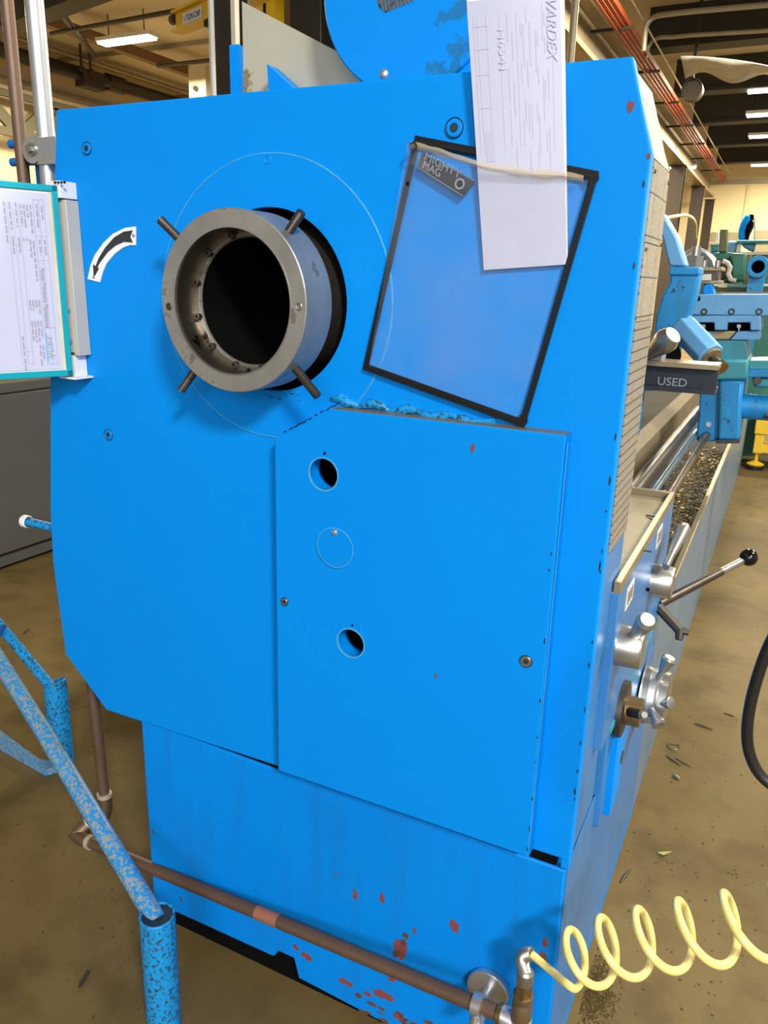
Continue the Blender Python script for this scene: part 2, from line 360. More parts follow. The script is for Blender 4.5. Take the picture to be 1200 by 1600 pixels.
# runway beam and red conductor rails along the column line
RX, RZ = -2.24, 4.0
ru = thing('crane_runway', (RX-.2, 12, 3.7), 'long crane runway with red conductor bars high along the columns', 'crane runway')
mk('runway_beam', B().box((RX-.45, -2, 3.62), (RX-.13, 24.5, 3.68)).box((RX-.31, -2, 3.68), (RX-.27, 24.5, 4.1)).box((RX-.45, -2, 4.1), (RX-.13, 24.5, 4.15)), 'railsteel', ru)
for i in range(4): mk('conductor_bar', B().box((RX+.036*i, -2, RZ-.03+.02*i), (RX+.033+.036*i, 24.4, RZ+.03+.02*i)), 'redrail', ru)
for y in range(0, 24, 2): mk('bar_hanger', B().box((RX-.28, y, RZ-.02), (RX+.2, y+.04, RZ+.01)), 'pipedk', ru)
mk('cable_rail', B().tube([(RX+.22, -2, RZ+.16), (RX+.22, 24.4, RZ+.16)], .012, 6), 'conduit', ru)
def column(px, py, w, x=None, y=None, lab='', z1=3.62, m='column'):
    p = at(px, py, x=x) if x is not None else at(px, py, y=y)
    t = thing('steel_column', (p.x, p.y, 0), lab, 'column', 'building columns')
    mk('web', B().box((p.x-.012, p.y-w/2, 0), (p.x+.012, p.y+w/2, z1)), m, t)
    for s in (-1, 1): mk('flange', B().box((p.x-w/2, p.y+s*w/2-.01, 0), (p.x+w/2, p.y+s*w/2+.01, z1)), m, t)
    mk('cap_plate', B().box((p.x-w*.6, p.y-w*.6, z1-.02), (p.x+w*.6, p.y+w*.6, z1)), m, t)
    mk('base_plate', B().box((p.x-w*.7, p.y-w*.7, 0), (p.x+w*.7, p.y+w*.7, .02)), m, t)
column(1056, 300, .26, x=-2.5, lab='brown steel column just right of the chart plates, first of the row')
column(1090, 300, .26, x=-2.5, lab='brown steel column in the middle of the row under the red rail')
column(1112, 300, .24, x=-2.5, lab='brown steel column farthest along the row beside the cream wall')
column(1075, 300, .34, x=-3.4, lab='dark wide column behind the row under the red rail', m='beam')
column(361, 60, .12, x=-2.5, lab='dark brown column left of the bare metal splash guard', z1=CZ)
column(492, 30, .28, y=6.2, lab='broad dark column seen between splash guard and round guard', z1=CZ, m='beam')
column(535, 40, .2, y=6.6, lab='tan timber post seen just left of the round blue guard', z1=CZ, m='railsteel')
column(460, 30, .16, y=6.6, lab='tan post left of the broad dark column', z1=CZ, m='railsteel')
p = at(425, 10, y=6.0)
t = thing('yellow_post', (p.x, p.y, 0), 'bright yellow post rising behind the bare metal splash guard', 'post')
mk('post', B().box((p.x-.07, p.y-.07, 0), (p.x+.07, p.y+.07, 4.6)), 'yellow', t); mk('stripe', B().box((p.x-.035, p.y-.075, 0), (p.x-.01, p.y-.071, 4.6)), 'black', t)
p = at(896, 40, y=6.2)
tag(mk('steam_pipe', B().cyl((p.x, 6.2, 0), (p.x, 6.2, CZ), .027), 'conduit'), 'thin tan vertical pipe just right of the white paper', 'pipe')
p = at(331, 60, y=2.9)
tag(mk('conduit_pole', B().cyl((p.x, 2.9, 0), (p.x, 2.9, CZ), .012), 'greywhite'), 'slim off-white conduit standing left of the dark brown column', 'conduit')
p = at(364, 40, y=2.9); q = at(364, 72, y=2.9)
tag(mk('wall_strip', B().box((p.x-.010, 2.9, q.z), (p.x+.010, 2.93, CZ)), 'whiteold'), 'off-white cable strip hanging above blue post by the splash guard', 'cable strip')
# lamps
def lamp(px, py, z, ln, lab, along=(1, 0, 0), m='lamp'):
    c = at(px, py, z=z); a = V(along).normalized(); b_ = V((-a.y, a.x, 0))
    t = thing('ceiling_lamp', c, lab, 'lamp', 'fluorescent ceiling lamps')
    def bx(b, l, w, z0, z1): return b.prism([c+a*l+b_*w+V((0, 0, z0)), c-a*l+b_*w+V((0, 0, z0)), c-a*l-b_*w+V((0, 0, z0)), c+a*l-b_*w+V((0, 0, z0))], (0, 0, z1-z0))
    mk('tube', bx(B(), ln/2, .09, -.03, .0), m, t); mk('housing', bx(B(), ln/2+.02, .11, .0, .05), 'white', t)
    for s in (-.35, .35): mk('hanger_rod', B().cyl(c+a*ln*s+V((0, 0, .05)), V((c.x+a.x*ln*s, c.y+a.y*ln*s, CZ)), .008, n=6), 'pipedk', t)
lamp(198, 62, 4.4, .95, 'long glowing fluorescent lamp at upper left under the ceiling')
lamp(1196, 140, 4.25, .5, 'bright lamp at upper right, nearest of the row', m='lampw')
lamp(1196, 178, 4.25, .6, 'second bright lamp down the row at upper right', m='lampw')
lamp(1196, 212, 4.25, .6, 'third and smaller lamp down the row at the right edge', m='lampw')
lamp(1067, 261, 3.9, .55, 'small lamp glowing behind the brown columns', m='lampw')
lamp(1198, 257, 4.25, .7, 'farthest small lamp at the right edge, above the back wall', m='lampw')
# insulation hanging, duct, ceiling conduits
p = at(1100, 100, y=10.4)
tag(mk('torn_insulation', B().grid(lambda u, v: at(1064+u*150, 88+v*22+u*u*18-v*u*14, y=10.4)+V((0, v*.4, .06*math.sin(u*9)*v)), 14, 4), 'foil', solid=.01), 'torn silvery insulation sheet sagging from the ceiling at right', 'insulation')
p = at(1081, 139, y=11.9)
tag(mk('round_duct', B().pipe((p.x, 11.9, p.z), (p.x, 12.1, p.z), .13, .118).cyl((p.x, 11.95, p.z), (p.x, 12.05, p.z), .119).box((p.x-.02, 11.8, p.z+.12), (p.x+.02, 11.84, CZ)), 'column'), 'round brown duct end on the dark beam below the torn insulation', 'duct')
def path_obj(name, pts, r, m, lab, cat, n=8): return tag(mk(name, B().tube(pts, r, n), m), lab, cat)
z_ = 4.22
path_obj('ceiling_conduit', [at(1330, -4, z=z_), at(1080, 18, z=z_), at(1045, 22, z=z_)]+arc_pts(at(1030, 24, z=z_), at(1010, 28, z=z_), at(1008, 50, y=at(1030, 24, z=z_).y))+[at(1006, 80, y=at(1030, 24, z=z_).y)], .03, 'conduit', 'grey conduit bending down off the dark beam at top right', 'conduit')
path_obj('ceiling_conduit', [at(1330, 40, z=z_), at(1080, 55, z=z_), at(1050, 58, z=z_)]+arc_pts(at(1035, 58, z=z_), at(1018, 60, z=z_), at(1012, 76, y=at(1035, 58, z=z_).y))+[at(1011, 90, y=at(1035, 58, z=z_).y)], .025, 'conduit', 'lower grey conduit with a bend, beneath the first at top right', 'conduit')
# left upper area: pipes, joist, box, jib cranes
t = thing('pipe_run', (-11.5, 8, 4.3), 'dark iron pipe run along the left wall under the ceiling', 'pipe run')
mk('pipe', B().tube([(-11.3, 2, 4.42), (-11.3, 22, 4.42)], .11, 10), 'pipedk', t); mk('pipe', B().tube([(-11.2, 2, 4.62), (-11.2, 22, 4.62)], .045, 8), 'railsteel', t)
mk('ledger_strip', B().box((-11.99, 2, 4.12), (-11.8, 24, 4.2)), 'railsteel', t)
p = at(135, 125, x=-11.0); mk('valve', B().tube([p+V((0, -.9, 0)), p+V((0, .5, .05))], .06, 8).box(p+V((-.1, -.15, -.12)), p+V((.1, .3, .14))), 'pipedk', t)
mk('coupling', B().cyl((-11.3, 11.4, 4.42), (-11.3, 11.8, 4.42), .14, n=12), 'pipedk', t)
t = thing('open_web_joist', (-11.6, 8, 3.5), 'olive open-web joist with triangular openings at far left', 'joist')
a, b_ = at(0, 143, x=-11.6), at(120, 167, x=-11.6); zz = a.z
mk('chord', B().box((-11.65, 3, zz-.05), (-11.55, 12, zz+.05)), 'joist', t); mk('chord', B().box((-11.65, 3, zz-.62), (-11.55, 12, zz-.5)), 'joist', t)
for i in range(12):
    y0 = 3+i*.75; s = 1 if i % 2 else -1
    mk('diagonal', B().prism([(-11.63, y0-.1, zz-.28-s*.26), (-11.63, y0+.2, zz-.28-s*.26), (-11.63, y0+.85, zz-.28+s*.26), (-11.63, y0+.55, zz-.28+s*.26)], (.06, 0, 0)), 'joist', t)
path_obj('sprinkler_pipe', [at(80, 53, z=4.25), at(345, 4, z=4.25)], .03, 'pipedk', 'thin dark sprinkler pipe crossing above the long lamp', 'pipe')
path_obj('sprinkler_pipe', [at(246, 103, z=4.25), at(420, 85, z=4.25)], .03, 'pipedk', 'thin dark sprinkler pipe below and right of the long lamp', 'pipe')
path_obj('ceiling_brace', [at(92, 16, z=4.2), at(146, 85, z=4.55)], .04, 'column', 'slanting brown brace under the ceiling left of the long lamp', 'brace')
for i, px in enumerate((126, 140)):
    p = at(px, 85, x=-10.9); tag(mk('hanger_rod', B().cyl((p.x, p.y, 4.4), (p.x, p.y, CZ+.0), .02, n=6).cyl((p.x, p.y, 4.35), (p.x, p.y, 4.42), .05, n=6), 'column'), ('brown hanger rod above the dark pipe, the left one', 'brown hanger rod above the dark pipe, the right one')[i], 'rod')
a, b_ = at(-60, 74, z=3.6), at(165, -8, z=3.6); dr = (b_-a).normalized(); w_ = V((-dr.y, dr.x, 0))
t = thing('steel_beam', a, 'dark overhead steel beam crossing the top left corner', 'beam')
for z0, z1, w in ((0, .03, .12), (.03, .4, .015), (.4, .43, .12)):
    mk('flange' if w > .05 else 'web', B().prism([a+w_*w+V((0, 0, z0)), a-w_*w+V((0, 0, z0)), b_-w_*w+V((0, 0, z0)), b_+w_*w+V((0, 0, z0))], (0, 0, z1-z0)), 'beam', t)
a, b_ = at(277, 50, z=3.0), at(420, -9, z=3.0); dr = (b_-a).normalized(); w_ = V((-dr.y, dr.x, 0))
if w_.y > 0: w_ = -w_
t = thing('jib_crane', a, 'yellow jib crane beam with white capacity sign at top left', 'crane')
for z0, z1, w, nm in ((-.015, .0, .05, 'flange'), (.0, .115, .008, 'web'), (.115, .13, .05, 'flange')):
    mk(nm, B().prism([a+w_*w+V((0, 0, z0)), a-w_*w+V((0, 0, z0)), b_-w_*w+V((0, 0, z0)), b_+w_*w+V((0, 0, z0))], (0, 0, z1-z0)), 'yellow', t)
o = a+dr*.12+w_*.012
mk('capacity_sign', B().prism([o+V((0, 0, .02)), o+dr*.27+V((0, 0, .02)), o+dr*.27+V((0, 0, .095)), o+V((0, 0, .095))], w_*.006), 'white', t)
text('capacity_lettering', '1 TON CAP', .055, o+w_*.009+dr*.02+V((0, 0, .037)), dr, (0, 0, 1), 'inkblk', t, width=.23)
mk('hook_hanger', B().box(a+dr*.52+V((-.02, -.02, -.32)), a+dr*.52+V((.02, .02, -.02))).box(a+dr*.5+V((-.04, -.04, -.06)), a+dr*.5+V((.08, .04, -.02))), 'pipedk', t)
mk('end_stop', B().cyl(a+V((0, 0, .09))-dr*.02, a+V((0, 0, .09))-dr*.07, .035, n=10), 'pipedk', t)
p, q = at(294, 104, y=11), at(322, 146, y=11)
t = thing('wall_box', (p.x, 11, q.z), 'tan electrical box below the yellow jib crane', 'electrical box'); mk('body', B().box((p.x, 11, q.z-.2), (q.x, 11.3, p.z)), 'ceil', t); mk('latch', B().cyl(at(305, 138, y=10.99), at(305, 138, y=10.95), .04, n=8), 'pipedk', t)
mk('mounting_stem', B().box((p.x+.1, 11.1, 0), (p.x+.16, 11.2, q.z)), 'column', t)

# ------------------------------------------------------------------ the lathe
LA = thing('lathe', (-.65, 1.3, 0), 'large bright blue lathe with open spindle ring, filling the photo', 'lathe')
YF, YD = .9375, .910
SX, SZ = -.650, 1.215
slab = [(-1.034, 1.480), (-.189, 1.480), (-.159, 1.386), (-.1605, .478), (-.648, .468), (-1.033, .461), (-1.128, .553), (-1.134, .659), (-1.138, .734), (-1.132, .833), (-1.102, 1.064)]
P3 = lambda pts, y: [V((x, y, z)) for x, z in pts]
slab_holes = [circ(SX, SZ, .1235, YF), circ(-.546, .9875, .034, YF, 24), circ(-.4985, .7415, .034, YF, 24)]
ec = mk('end_cover', B().plate(P3(slab, YF), slab_holes, (0, .02, 0), .002), 'blue', LA)
mk('spindle_disc', B().lathe([(.1235, 0), (.1235, -.0016), (.1895, -.0016), (.191, 0)], (SX, YF, SZ), (0, 1, 0), 96, True), 'blue', ec)
mk('disc_rim', B().lathe([(.1897, -.0008), (.1897, -.0020), (.1907, -.0020), (.1912, -.0002)], (SX, YF, SZ), (0, 1, 0), 96, True), 'edge', ec)
mk('plugged_hole', B().lathe([(.004, -.0018), (.005, -.0026), (.006, -.0018)], (SX+.0, YF, SZ+.182), (0, 1, 0), 16, True), 'blue', ec)
def capscrew(x, z, y, par, r=.0095, m='blue'):
    s = mk('cap_screw', B().lathe([(0, .0005), (r*.5, .0005), (r*.5, -.0012), (r*.85, -.0012), (r, .0)], (x, y, z), (0, 1, 0), 24), m, par, label=None)
    b = B(); b.lathe([(r*1.0, -.0005), (r*1.06, -.0012), (r*1.13, -.0002)], (x, y, z), (0, 1, 0), 24, True); mk('recess_ring', b, 'bluedeep', s) if par.parent is None else mk('screw_recess', b, 'grime', par)
    h = B().lathe([(0, -.0014), (r*.52, -.0014)], (x, y, z), (0, 1, 0), 6); mk('hex_socket', h, 'grime', par)
for px, py in ((136, 232), (170, 679), (710, 200)):
    p = at(px, py, y=YF); capscrew(p.x, p.z, YF-.0008, ec, .0105 if px == 710 else .0085)
# case shell behind the cover, hollow so the sight holes look into the dark
co_ = [(-.95, 1.476), (-.192, 1.476), (-.1615, 1.384), (-.1615, .481), (-.95, .481)]
ci_ = [(-.93, 1.456), (-.205, 1.456), (-.1815, 1.38), (-.1815, .50), (-.93, .50)]
cs = mk('gear_case', B().plate(P3(co_, YF+.02), [P3(ci_, YF+.02)], (0, .127, 0)), 'bluesheen', LA)
hb = mk('headstock_body', B().plate([V((x, 1.0845, z)) for x, z in ((-.95, 1.47), (-.33, 1.47), (-.28, 1.40), (-.28, .481), (-.95, .481))], [circ(SX, SZ, .088, 1.0845)], (0, .7, 0)), 'bluesheen', LA)
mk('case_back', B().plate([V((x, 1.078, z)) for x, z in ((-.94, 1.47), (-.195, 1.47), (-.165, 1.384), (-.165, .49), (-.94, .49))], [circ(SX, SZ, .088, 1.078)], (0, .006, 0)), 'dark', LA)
# chart plates on the operator side of the case
def chart(z0, z1, m, y0=.966, y1=1.0855, x=-.1612, curve=0.0):
    def f(u, v): return V((x+.0012+curve*math.sin(math.pi*u), y0+(y1-y0)*u, z0+(z1-z0)*v))
    o = mk('chart_plate', B().grid(f, 8, 8), m, cs, solid=.0016, flat=True)
    return o
def champlate():
    a, b_ = V((-.1912, 0, 1.470)), V((-.1615, 0, 1.384)); n = V((.945, 0, .327))
    def q(u, v, o=0): return a.lerp(b_, v)+n*(.001+o)+V((0, .962+.124*u, 0))
    mk('corner_cap', B().grid(lambda u, v: q(u, v*.3-.05), 6, 3), 'beige', cs, solid=.0016, flat=True)
    mk('instruction_plate', B().grid(lambda u, v: q(u*.98+.02, .26+v*.74, .0005*math.sin(v*8)), 6, 8), 'chart_text', cs, solid=.0014, flat=True)
champlate()
mk('gap_shade_strip', B().box((-.164, .958, .93), (-.1608, .9655, 1.384)), 'dark', cs)  # black strip painting the shade in the gap behind the cover
chart(1.298, 1.383, 'chart_big', curve=.0008); chart(1.21, 1.297, 'chart_big', curve=.0003); chart(1.11, 1.209, 'chart_small'); chart(1.02, 1.109, 'chart_small'); chart(.925, 1.019, 'chart_small')
for z, y in ((1.372, .972), (1.372, 1.08), (1.29, .972), (1.30, 1.08)): mk('rivet', B().lathe([(0, .0022), (.0018, .002), (.0024, 0)], (-.1602+.0012, y, z), (1, 0, 0), 10), 'steeldk', cs)
# spindle ring
sp = mk('spindle_collar', B().lathe([(.092, 0), (.1145, 0), (.1155, .001), (.1155, .062), (.112, .066), (.09, .066), (.09, .058), (.0825, .055), (.0825, .044), (.085, .040), (.092, .040)], (SX, .848, SZ), (0, 1, 0), 96, True), 'steel', LA)
mk('bore_lining', B().lathe([(.0915, .004), (.0915, .0395), (.0855, .0397)], (SX, .848, SZ), (0, 1, 0), 72), 'steelin', sp)
mk('bore_edge', B().lathe([(.0914, .0035), (.0918, -.0006), (.0935, -.0006), (.0935, .0005)], (SX, .848, SZ), (0, 1, 0), 72, True), 'steelclean', sp)
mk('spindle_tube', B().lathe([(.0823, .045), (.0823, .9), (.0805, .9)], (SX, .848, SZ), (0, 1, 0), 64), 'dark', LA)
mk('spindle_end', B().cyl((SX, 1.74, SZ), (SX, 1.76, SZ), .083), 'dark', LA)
mk('spindle_nose', B().lathe([(.09, .06), (.105, .06), (.105, .24), (.09, .24)], (SX, .848, SZ), (0, 1, 0), 64, True), 'steeldk', LA)
for i in range(12):
    a = math.radians(15+30*i); c = V((SX+.0872*math.cos(a), .8875, SZ+.0872*math.sin(a)))
    mk('cap_screw', B().lathe([(0, -.003), (.0022, -.003), (.0022, -.0065), (.0042, -.0065), (.0046, -.006), (.0046, .001)], c, (0, 1, 0), 14), 'steeldk', sp)
CR = V((SX, .878, SZ))
for px, py, r_in in ((250, 343, .105), (472, 330, .105), (283, 610, .105), (497, 620, .105)):
    tip = at(px, py, y=.874); d = (tip-V((SX, .874, SZ))); d.y = 0; L_ = d.length; d.normalize()
    pts = []; rs = []
    n = 46
    for i in range(n+1):
        t_ = i/n; pts.append(V((SX, .874, SZ))+d*(.1*(1-t_)+L_*t_)); rs.append(.0062 if i % 2 else .0054)
    rs[-1] = .0045; rs[0] = .004
    mk('jack_bolt', B().tube(pts, rs, 14), 'steeldk', sp)
for px in (264, 467):
    p = at(px, 479, y=.848); mk('set_screw', B().lathe([(0, -.0006), (.0025, -.0006), (.0042, -.0012), (.005, -.0005)], (p.x, .848, p.z), (0, 1, 0), 16), 'steeldk' if px == 264 else 'steelclean', sp)
# gear door
door = [(-.628, 1.0273), (-.537, 1.079), (-.2145, 1.079), (-.2115, .484), (-.629, .4825)]
H1, H3 = (-.546, .9875), (-.4985, .7415)
gd = mk('gear_door', B().plate(P3(door, YD), [circ(*H1, .0235, YD, 32), circ(*H3, .0225, YD, 32)], (0, YF-YD-.0005, 0), .0025), 'blue', LA)
mk('worn_top_edge', B().box((-.537, YD+.003, 1.0788), (-.2155, YF-.002, 1.0797)), 'lip', gd)
mk('worn_side_edge', B().box((-.2122, YD+.0008, .50), (-.2117, YD+.0035, 1.07)), 'edge', gd)
for (cx, cz), r in ((H1, .0235), (H3, .0225)):
    mk('hole_rim', B().lathe([(r-.001, -.0004), (r+.0006, -.0006), (r+.0012, .0004), (r-.001, .002)], (cx, YD, cz), (0, 1, 0), 32, True), 'edge', gd)
    mk('pivot_hole', B().cyl((cx+.002, YD-.0004, cz+r+.0065), (cx+.002, YD+.001, cz+r+.0065), .0022, n=10), 'dark', gd)
p = at(525, 855, y=YD)
sc = mk('swing_cover', B().cyl((p.x, YD-.0032, p.z), (p.x, YD-.0002, p.z), .0295, n=48), 'blue', gd, bev=.0008)
mk('cover_rim', B().lathe([(.0288, -.0034), (.0298, -.0034), (.0298, -.0022), (.0288, -.0022)], (p.x, YD, p.z), (0, 1, 0), 48, True), 'edge', gd)
mk('slotted_screw', B().lathe([(0, -.0065), (.003, -.006), (.005, -.003)], (p.x-.001, YD, p.z+.0225), (0, 1, 0), 16).box((p.x-.0045, YD-.0068, p.z+.0222), (p.x+.0025, YD-.006, p.z+.0229)), 'zinc', gd)
for px, py, r in ((445, 940, .0062), (822, 1033, .0078)):
    p = at(px, py, y=YD); capscrew(p.x, p.z, YD-.0008, gd, r, 'steelclean')
mk('putty_bead', B().tube([V((-.55+.24*t/16, YF-.001, 1.088+.004*math.sin(t*1.7)-.0006*t)) for t in range(17)], [.003+.0045*abs(math.sin(t*2.1)) for t in range(17)], 8), 'bluepost', LA)
# paint drips on the door, primer chips
def blob(b, c, w, h, y, seed, n=11, th=.0006):
    rr = random.Random(seed); pts = []
    for i in range(n):
        a = 2*math.pi*i/n; k_ = .6+.55*rr.random(); pts.append(V((c.x+w*k_*math.cos(a), y, c.z+h*k_*math.sin(a))))
    b.prism(pts, (0, th, 0))
b = B(); b2 = B()
for i, (px, py, w, h) in enumerate(((738, 700, 3, 8), (681, 1056, 2.5, 5), (985, 166, 4, 8), (1013, 244, 3, 4))):
    y = YD if i < 2 else YF
    blob(b, at(px, py, y=y), w*.0009, h*.0009, y-.0005, i)
mk('paint_chips', b, 'red', gd, stuff=True)
for i in range(9):
    px = 465+i*14; py = 972+4*math.sin(i*2); p = at(px, py, y=YD); b2.tube([V((p.x, YD-.0002, p.z)), V((p.x, YD-.0002, p.z-.006-.012*random.random()))], [.0007, .0012], 6)
mk('paint_drips', b2, 'blue', gd, stuff=True)
b = B()
for i, (px, py) in enumerate(((949, 850), (946, 872), (944, 889), (943, 905), (933, 1000), (929, 1045), (925, 1100), (920, 1160), (913, 1215), (908, 1240), (905, 1262), (958, 790), (962, 760), (968, 690), (1010, 300), (1000, 400))):
    q = at(px, py, y=YF); blob(b, V((min(q.x, -.1622)-random.uniform(0, .002), 0, q.z+random.uniform(-.012, .012))), random.uniform(.0006, .0018), random.uniform(.0015, .0075), YF-.0005, 300+i)
mk('edge_chips', b, 'grime', ec, stuff=True)
b = B()
for i, (px, py) in enumerate(((843, 1105), (840, 1150), (836, 1190), (833, 1240), (829, 1290), (826, 1320), (850, 1010), (862, 860), (857, 900))):
    q = at(px, py, y=YD); blob(b, V((min(q.x, -.2137), 0, q.z+random.uniform(-.01, .01))), random.uniform(.0005, .0013), random.uniform(.0015, .006), YD-.0005, 400+i)
mk('edge_chips', b, 'grime', gd, stuff=True)
b = B()
for i in range(14): blob(b, at(418+i*4+random.uniform(-3, 3), 618+random.uniform(-4, 8), y=YF-.0016), random.uniform(.001, .005), random.uniform(.0003, .0009), YF-.0021, 500+i)
b.tube([V((-.631+.095*i/20, YF-.0006, 1.0315+.0535*i/20+.0012*math.sin(i*2.3))) for i in range(21)], [.0007+.0011*abs(math.sin(i*1.7)) for i in range(21)], 6)
mk('grime_smears', b, 'grime', ec, stuff=True)
# base
YB = .9414
base_poly = [(-.951, .4618), (-.951, .053), (-.80, .056), (-.665, .058), (-.655, .076), (-.622, .076), (-.612, .036), (-.42, .026), (-.162, .02), (-.165, .457), (-.648, .457)]
ba = mk('base', B().prism(P3(base_poly, YB), (0, .8, 0)), 'bluebase', LA, bev=.003)
b = B()
for i, (px, py, w, h) in enumerate(((555, 1398, 5, 10), (597, 1403, 5, 9), (648, 1455, 3, 8), (710, 1447, 9, 11), (624, 1480, 16, 20), (525, 1367, 2, 5), (462, 1480, 6, 6), (478, 1494, 14, 8), (600, 1555, 24, 8), (655, 1525, 14, 4), (620, 1588, 8, 6), (852, 1472, 4, 9), (848, 1500, 8, 14), (540, 1535, 14, 6), (575, 1553, 10, 4), (612, 1530, 8, 4))):
    blob(b, at(px, py, y=YB), w*.00105, h*.00115, YB-.0006, 40+i, n=13)
mk('paint_chips', b, 'red', ba, stuff=True)
b = B()
for i in range(26):
    px = 560+i*8+random.uniform(-12, 12); py = 1500+(px-470)*.36+random.uniform(-10, 22)+32; p = at(px, min(py, 1640), y=YB); blob(b, p, random.uniform(.004, .014), random.uniform(.002, .006), YB-.0005, 90+i)
for px, py in ((275, 1365), (283, 1405), (255, 1440), (240, 1300)): blob(b, at(px, py, y=YB), .002, .009, YB-.0005, px)
for px, py in ((630, 1472), (618, 1490), (634, 1462)): blob(b, at(px, py, y=YB), .007, .008, YB-.0009, px)
mk('bare_patches', b, 'rust', ba, stuff=True)
for x in (-.9, -.5, -.22): mk('levelling_foot', B().cyl((x, 1.25, 0), (x, 1.25, .06), .03), 'steeldk', ba)
mk('underbox', B().box((-.93, .962, .0), (-.19, 1.65, .05)), 'dark', ba)  # black box added to paint the dark under the base
mk('gap_shade', B().box((-.93, .9455, .45), (-.18, 1.2, .485)), 'dark', ba)  # black filler painting the shade inside the gap above the base
mk('base_sheen_plate', B().prism([V((-.1652, YB+.004, .03)), V((-.1652, YB+.004, .457)), V((-.1652, 1.74, .476)), V((-.1652, 1.74, .03))], (.003, 0, 0)), 'bluesheen', ba)  # thin plate in the greyer blue, painting sheen onto the base side
# right-hand notch tab
mk('case_tab', B().box((-.172, YF+.001, .462), (-.1605, YF+.02, .482)), 'blue', LA, bev=.001)
# feed gearbox on the operator side
GX = -.150
gb = mk('feed_gearbox', B().box((-.34, 1.035, .60), (GX, 1.588, .848)), 'bluesheen', LA, bev=.002)
mk('top_panel', B().box((-.335, 1.04, .847), (GX-.008, 1.582, .851)), 'gbtop', gb)
mk('top_rim', B().box((GX-.010, 1.035, .846), (GX, 1.59, .864)).box((-.34, 1.58, .846), (GX-.010, 1.59, .864)), 'lip', gb, bev=.001)
for py, px in ((835, 1030), (925, 984)):
    p = at(px, py, x=GX); pl = mk('label_plate', B().box((GX-.001, p.y-.028, p.z-.02), (GX+.0012, p.y+.028, p.z+.014)), 'whiteold', gb)
    for j in range(3): mk('label_bar', B().box((GX+.0012, p.y-.02+j*.015, p.z-.013), (GX+.0016, p.y-.013+j*.015, p.z+.007)), 'inkblk', gb)
for px, py in ((1010, 805), (998, 858)):
    p = at(px, py, z=.853); mk('spilled_chip', B().tube([p, p+V((.02, -.012, .003))], .0018, 6), 'chip', gb)
fb = mk('feed_box', B().box((-.34, 1.13, .40), (GX-.004, 1.60, .60)), 'bluesheen', LA, bev=.004)
mk('box_ledge', B().box((-.16, 1.10, .594), (GX+.002, 1.59, .604)), 'teal', fb)
mk('mount_plate', B().box((-.16, 1.17, .40), (GX+.006, 1.25, .56)), 'blue', LA, bev=.002)
p = at(961, 1180, x=-.155); mk('hex_bolt', B().hexa((-.165, p.y, p.z), (-.143, p.y, p.z), .013), 'steeldk', LA)
def knob(px, py, r, ln, m='steelclean', x=GX):
    p = at(px, py, x=x); return p, mk('control_knob', B().lathe([(0, 0), (r*1.02, 0), (r, ln*.2), (r*.97, ln*.9), (r*.9, ln), (0, ln)], p, (1, 0, 0), 36), m, LA)
def handle(par, a, b_, r0_=.006, r1=.0125, lng=.72, m='steelclean', name='handle', cap=None):
    a, b_ = V(a), V(b_); d = (b_-a); L_ = d.length
    o = mk(name, B().lathe([(0, 0), (r0_, 0), (r0_, L_*(1-lng)), (r0_*1.05, L_*(1-lng)), (r1, L_*.86), (r1*1.02, L_*.92), (r1*.72, L_), (0, L_)], a, d, 20), m, par)
    if cap: mk('grip_cap', B().lathe([(0, L_+.0006), (r1*.36, L_+.0006), (r1*.36, L_+.0002), (r1*.72, L_+.0002), (r1*.72, L_-.001)], a, d, 20), cap, par)
    return o
p, k1 = knob(1019, 906, .030, .036)
handle(k1, at(1040, 886, x=-.126), at(1070, 823, d=at(1040, 886, x=-.126).y*.92+.20), .0065, .0125)
mk('set_hole', B().cyl(at(1021, 912, x=-.128)+V((-.004, -.029, 0)), at(1021, 912, x=-.128)+V((-.004, -.031, 0)), .003, n=8), 'dark', k1)
p, k2 = knob(967, 1007, .030, .034)
dd = (p-EYE).dot(fw)
handle(k2, at(985, 1000, d=dd-.01), at(1012, 968, d=dd-.07), .0075, .0135, m='steelclean', cap='white')
p, k3 = knob(1003, 1083, .056, .03, 'zinc')
dd = (p-EYE).dot(fw)
mk('dial_ring', B().lathe([(.0575, .004), (.0575, .014), (.055, .015), (.055, .003)], p, (1, 0, 0), 48, True), 'steelclean', k3)
mk('dial_hub', B().lathe([(0, .03), (.05, .03), (.054, .034), (.054, .048), (.03, .052), (0, .052)], p, (1, 0, 0), 48), 'steelclean', k3)
text('dial_mark', '7', .022, p+V((.012, -.0585, -.006)), (0, .3, -1), (1, 0, 0), 'inkblk', k3)
handle(k3, at(1028, 1060, d=dd-.05), at(1047, 1027, d=dd-.07), .006, .0135)
handle(k3, at(1032, 1099, d=dd-.06), at(1050, 1099, d=dd-.08), .006, .0125)
handle(k3, at(1017, 1108, d=dd-.07), at(1031, 1134, d=dd-.10), .006, .0135)
p = at(968, 1106, x=GX); dd = (p-EYE).dot(fw)
k4 = mk('control_knob', B().lathe([(0, 0), (.046, 0), (.046, .009), (.04, .011), (.022, .011), (.022, .028), (.018, .03), (0, .03)], p, (1, 0, 0), 36), 'steeldk', LA)
mk('knob_hub', B().lathe([(0, .01), (.024, .01), (.023, .034), (0, .036)], p, (1, 0, 0), 24), 'brass', k4)
a_ = at(985, 1113, d=dd-.03); mk('clamp_handle', B().cyl(a_, at(1005, 1117, d=dd-.07), .008, n=16), 'steeldk', k4)
mk('clamp_screw', B().cyl(at(1004, 1116, d=dd-.068), at(1007, 1117, d=dd-.075), .005, n=14), 'steelclean', k4)
